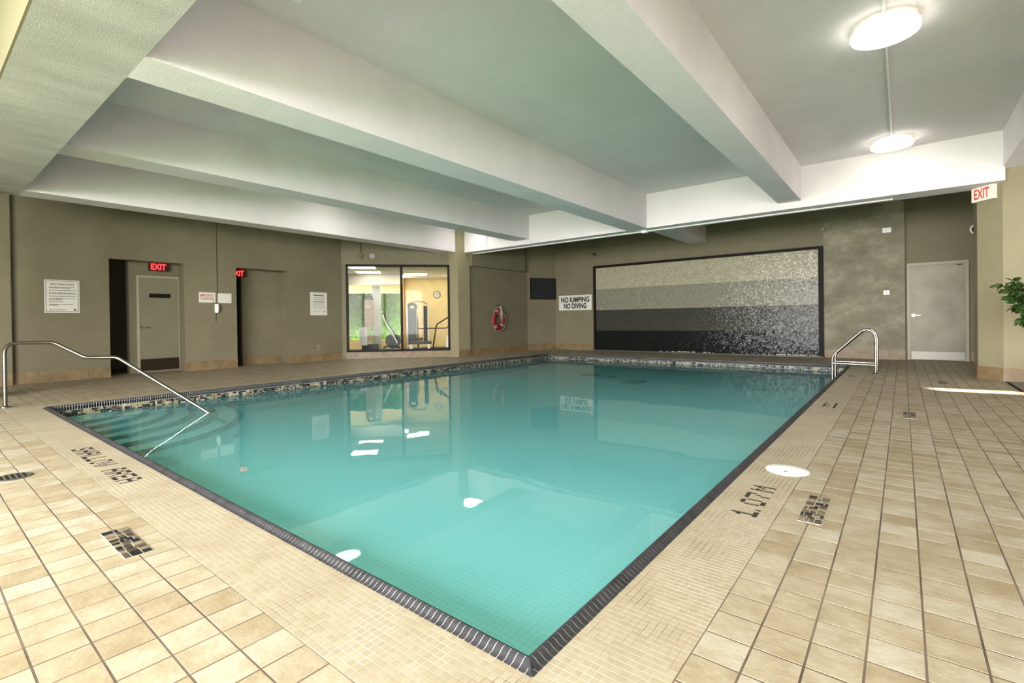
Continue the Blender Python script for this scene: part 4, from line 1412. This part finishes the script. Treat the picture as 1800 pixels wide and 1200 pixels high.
for k in range(3200):
    p = G(rnd.uniform(-3.4, 1.6), GV + 0.55 + abs(rnd.gauss(0, 0.25)), rnd.uniform(0.0, 2.5))
    a = Vector((rnd.gauss(0, 1), rnd.gauss(0, 1), rnd.gauss(-0.3, 0.7))).normalized()
    n_ = a.orthogonal().normalized(); n_ = Matrix.Rotation(rnd.uniform(0, 6.28), 3, a) @ n_
    l = rnd.uniform(0.08, 0.17)
    hg.add([p, p + a * l * 0.5 + n_ * l * 0.25, p + a * l, p + a * l * 0.5 - n_ * l * 0.25], [(0, 1, 2, 3)])
hg.obox(A0, WU, WV, UZ, -4.2, 2.4, GV + 1.0, GV + 1.3, -0.1, 3.0)
hd_ = hg.build('garden_hedge', M_HEDGE)
struct(MB().obox(A0, WU, WV, UZ, -4.4, 2.6, GV + 0.12, GV + 1.5, 3.0, 3.1).build('hedge_shade_canopy', M_STUCCO), 'unseen flat canopy added to shade the garden behind the gym', 'roof')  # unseen cover added to keep sky light off the hedge
tag(hd_, 'green garden foliage outside the gym back window', 'hedge', kind='stuff')
ck = empty('wall_clock', G(2.48, GV, 1.9), 'round white wall clock with dark rim on yellow gym wall', 'clock')
b = MB(); b.cyl(G(2.48, GV - 0.04, 2.05), 0.14, 0.04, 32, WV); b.build('rim', M_EQ, ck, True)
MB().cyl(G(2.48, GV - 0.045, 2.05), 0.118, 0.006, 32, WV).build('face', M_SIGN, ck)
b = MB(); b.obox(G(2.48, GV - 0.048, 2.05), WU, UZ, WV, -0.005, 0.005, 0, 0.08, 0, 0.002); b.obox(G(2.48, GV - 0.048, 2.05), WU, UZ, WV, 0, 0.055, -0.005, 0.005, 0, 0.002); b.build('hands', M_EQ, ck)
# cable machine
cmx = empty('cable_machine', G(1.82, 3.0), 'tall gym cable machine with silver uprights in front of yellow wall', 'gym machine')
for u in (1.46, 2.17):
    MB().obox(A0, WU, WV, UZ, u - 0.025, u + 0.025, 2.97, 3.03, 0, 1.60).build('upright', M_EQW, cmx)
b = MB(); b.obox(A0, WU, WV, UZ, 1.50, 1.78, 2.9, 3.1, 0.35, 1.48); b.tube([G(1.50 + 0.14 + 0.14 * math.cos(a * math.pi / 8), 3.0, 1.48 + 0.14 * math.sin(a * math.pi / 8)) for a in range(9)], 0.05, 6)
b.build('weight_shroud', M_EQG, cmx)
MB().obox(A0, WU, WV, UZ, 2.02, 2.14, 2.92, 3.08, 0.35, 1.55).build('weight_stack', M_EQ, cmx)
MB().tube([G(1.46, 3.0, 1.60), G(1.62, 3.0, 1.69), G(1.82, 3.0, 1.72), G(2.02, 3.0, 1.69), G(2.17, 3.0, 1.60)], 0.022, 8).build('top_arch', M_EQT, cmx, True)
MB().tube([G(1.82, 3.0, 0.05), G(1.82, 3.0, 1.2)], 0.018, 8).build('centre_post', M_EQ, cmx)
MB().tube([G(1.50, 3.0, 1.3), G(1.82, 2.85, 0.75), G(2.14, 3.0, 1.3)], 0.008, 6).build('cable', M_EQ, cmx)
MB().obox(A0, WU, WV, UZ, 1.42, 2.2, 2.8, 3.25, 0.0, 0.09).build('base_frame', M_EQ, cmx)
MB().obox(A0, WU, WV, UZ, 1.68, 2.0, 2.45, 2.85, 0.38, 0.47).build('seat', M_EQ, cmx)
MB().tube([G(1.84, 2.65, 0.09), G(1.84, 2.65, 0.38)], 0.03, 8).build('seat_post', M_EQ, cmx)
# treadmill
tm = empty('treadmill', G(2.5, 1.6), 'black treadmill with sloping handrails beside the window edge', 'treadmill')
deck_o = MB().obox(A0, WU, WV, UZ, 1.75, 2.95, 1.3, 1.85, 0.0, 0.2).build('deck', M_EQ, tm)
MB().obox(A0, WU, WV, UZ, 1.8, 2.9, 1.38, 1.77, 0.2, 0.206).build('belt', M_EQG, deck_o)
for v in (1.33, 1.82):
    MB().tube(arc_path([G(2.32, v, 0.1), G(2.46, v, 0.92), G(2.95, v, 1.22)], 0.06), 0.022, 8).build('handrail', M_EQ, tm, True)
MB().tube([G(1.9, 1.33, 0.80), G(2.75, 1.33, 0.80), G(2.95, 1.33, 0.95)], 0.016, 8).build('side_bar', M_EQ, tm, True)
MB().obox(A0, WU, WV, UZ, 2.75, 2.95, 1.3, 1.85, 0.2, 0.55).build('motor_cover', M_EQW, tm)
# stepper / recumbent machine at the left
ex = empty('exercise_machine', G(0.35, 1.9), 'tan and silver exercise machine standing behind left window pane', 'gym machine')
pad_o = MB().obox(A0, WU, WV, UZ, 0.22, 0.5, 1.85, 1.97, 0.85, 1.72).build('back_pad', M_EQT, ex)
MB().obox(A0, WU, WV, UZ, 0.28, 0.40, 1.82, 1.85, 1.45, 1.55).build('console', M_SIGN, pad_o)
MB().tube(arc_path([G(0.25, 1.9, 1.72), G(0.30, 1.9, 1.85), G(0.44, 1.9, 1.85), G(0.48, 1.9, 1.72)], 0.05), 0.03, 8).build('head_frame', M_EQ, ex, True)
b = MB(); b.obox(A0, WU, WV, UZ, 0.10, 0.32, 1.6, 2.1, 0.3, 0.85); b.build('side_cover', M_EQW, ex)
MB().cyl(G(0.45, 1.55, 0.52), 0.11, 0.08, 20, WV).build('flywheel', M_EQT, ex, True)
MB().obox(A0, WU, WV, UZ, 0.0, 0.70, 1.5, 2.3, 0.0, 0.12).build('base', M_EQ, ex)
MB().obox(A0, WU, WV, UZ, 0.15, 0.6, 1.7, 2.2, 0.12, 0.32).build('frame', M_EQ, ex)
# elliptical
el = empty('elliptical_trainer', G(1.1, 1.8), 'dark elliptical trainer with curved arms behind left pane', 'gym machine')
MB().obox(A0, WU, WV, UZ, 0.80, 1.4, 1.5, 2.0, 0.0, 0.14).build('base', M_EQ, el)
MB().cyl(G(1.1, 1.7, 0.42), 0.24, 0.12, 24, WV).build('flywheel_cover', M_EQ, el, True)
for v in (1.55, 1.95):
    MB().tube([G(0.80, v, 1.25), G(0.92, v, 0.95), G(1.05, v, 0.75), G(1.25, v, 0.35)], 0.022, 8).build('arm', M_EQW if v < 1.7 else M_EQ, el, True)
    MB().tube([G(0.82, v, 0.22), G(1.0, v, 0.28), G(1.3, v, 0.2)], 0.028, 8).build('pedal_bar', M_EQ, el, True)
# bench
bn = empty('workout_bench', G(2.05, 1.0), 'low dark workout bench with silver legs under the right pane', 'bench')
MB().obox(A0, WU, WV, UZ, 1.62, 2.3, 0.75, 1.05, 0.34, 0.42).build('pad', M_EQ, bn)
for u in (1.7, 2.22):
    MB().obox(A0, WU, WV, UZ, u - 0.03, u + 0.03, 0.8, 1.0, 0.0, 0.34).build('leg', M_EQW, bn)

# ------------------------------------------------------------------ garden outside the rear window
gd = MB().box(-14, 12, -18, REAR - 0.25, -0.4, -0.25)
struct(gd.build('ground_outside', plain('lawn', (0.09, 0.17, 0.04), 0.9, var=0.4)), 'green lawn outside the rear windows', 'ground')
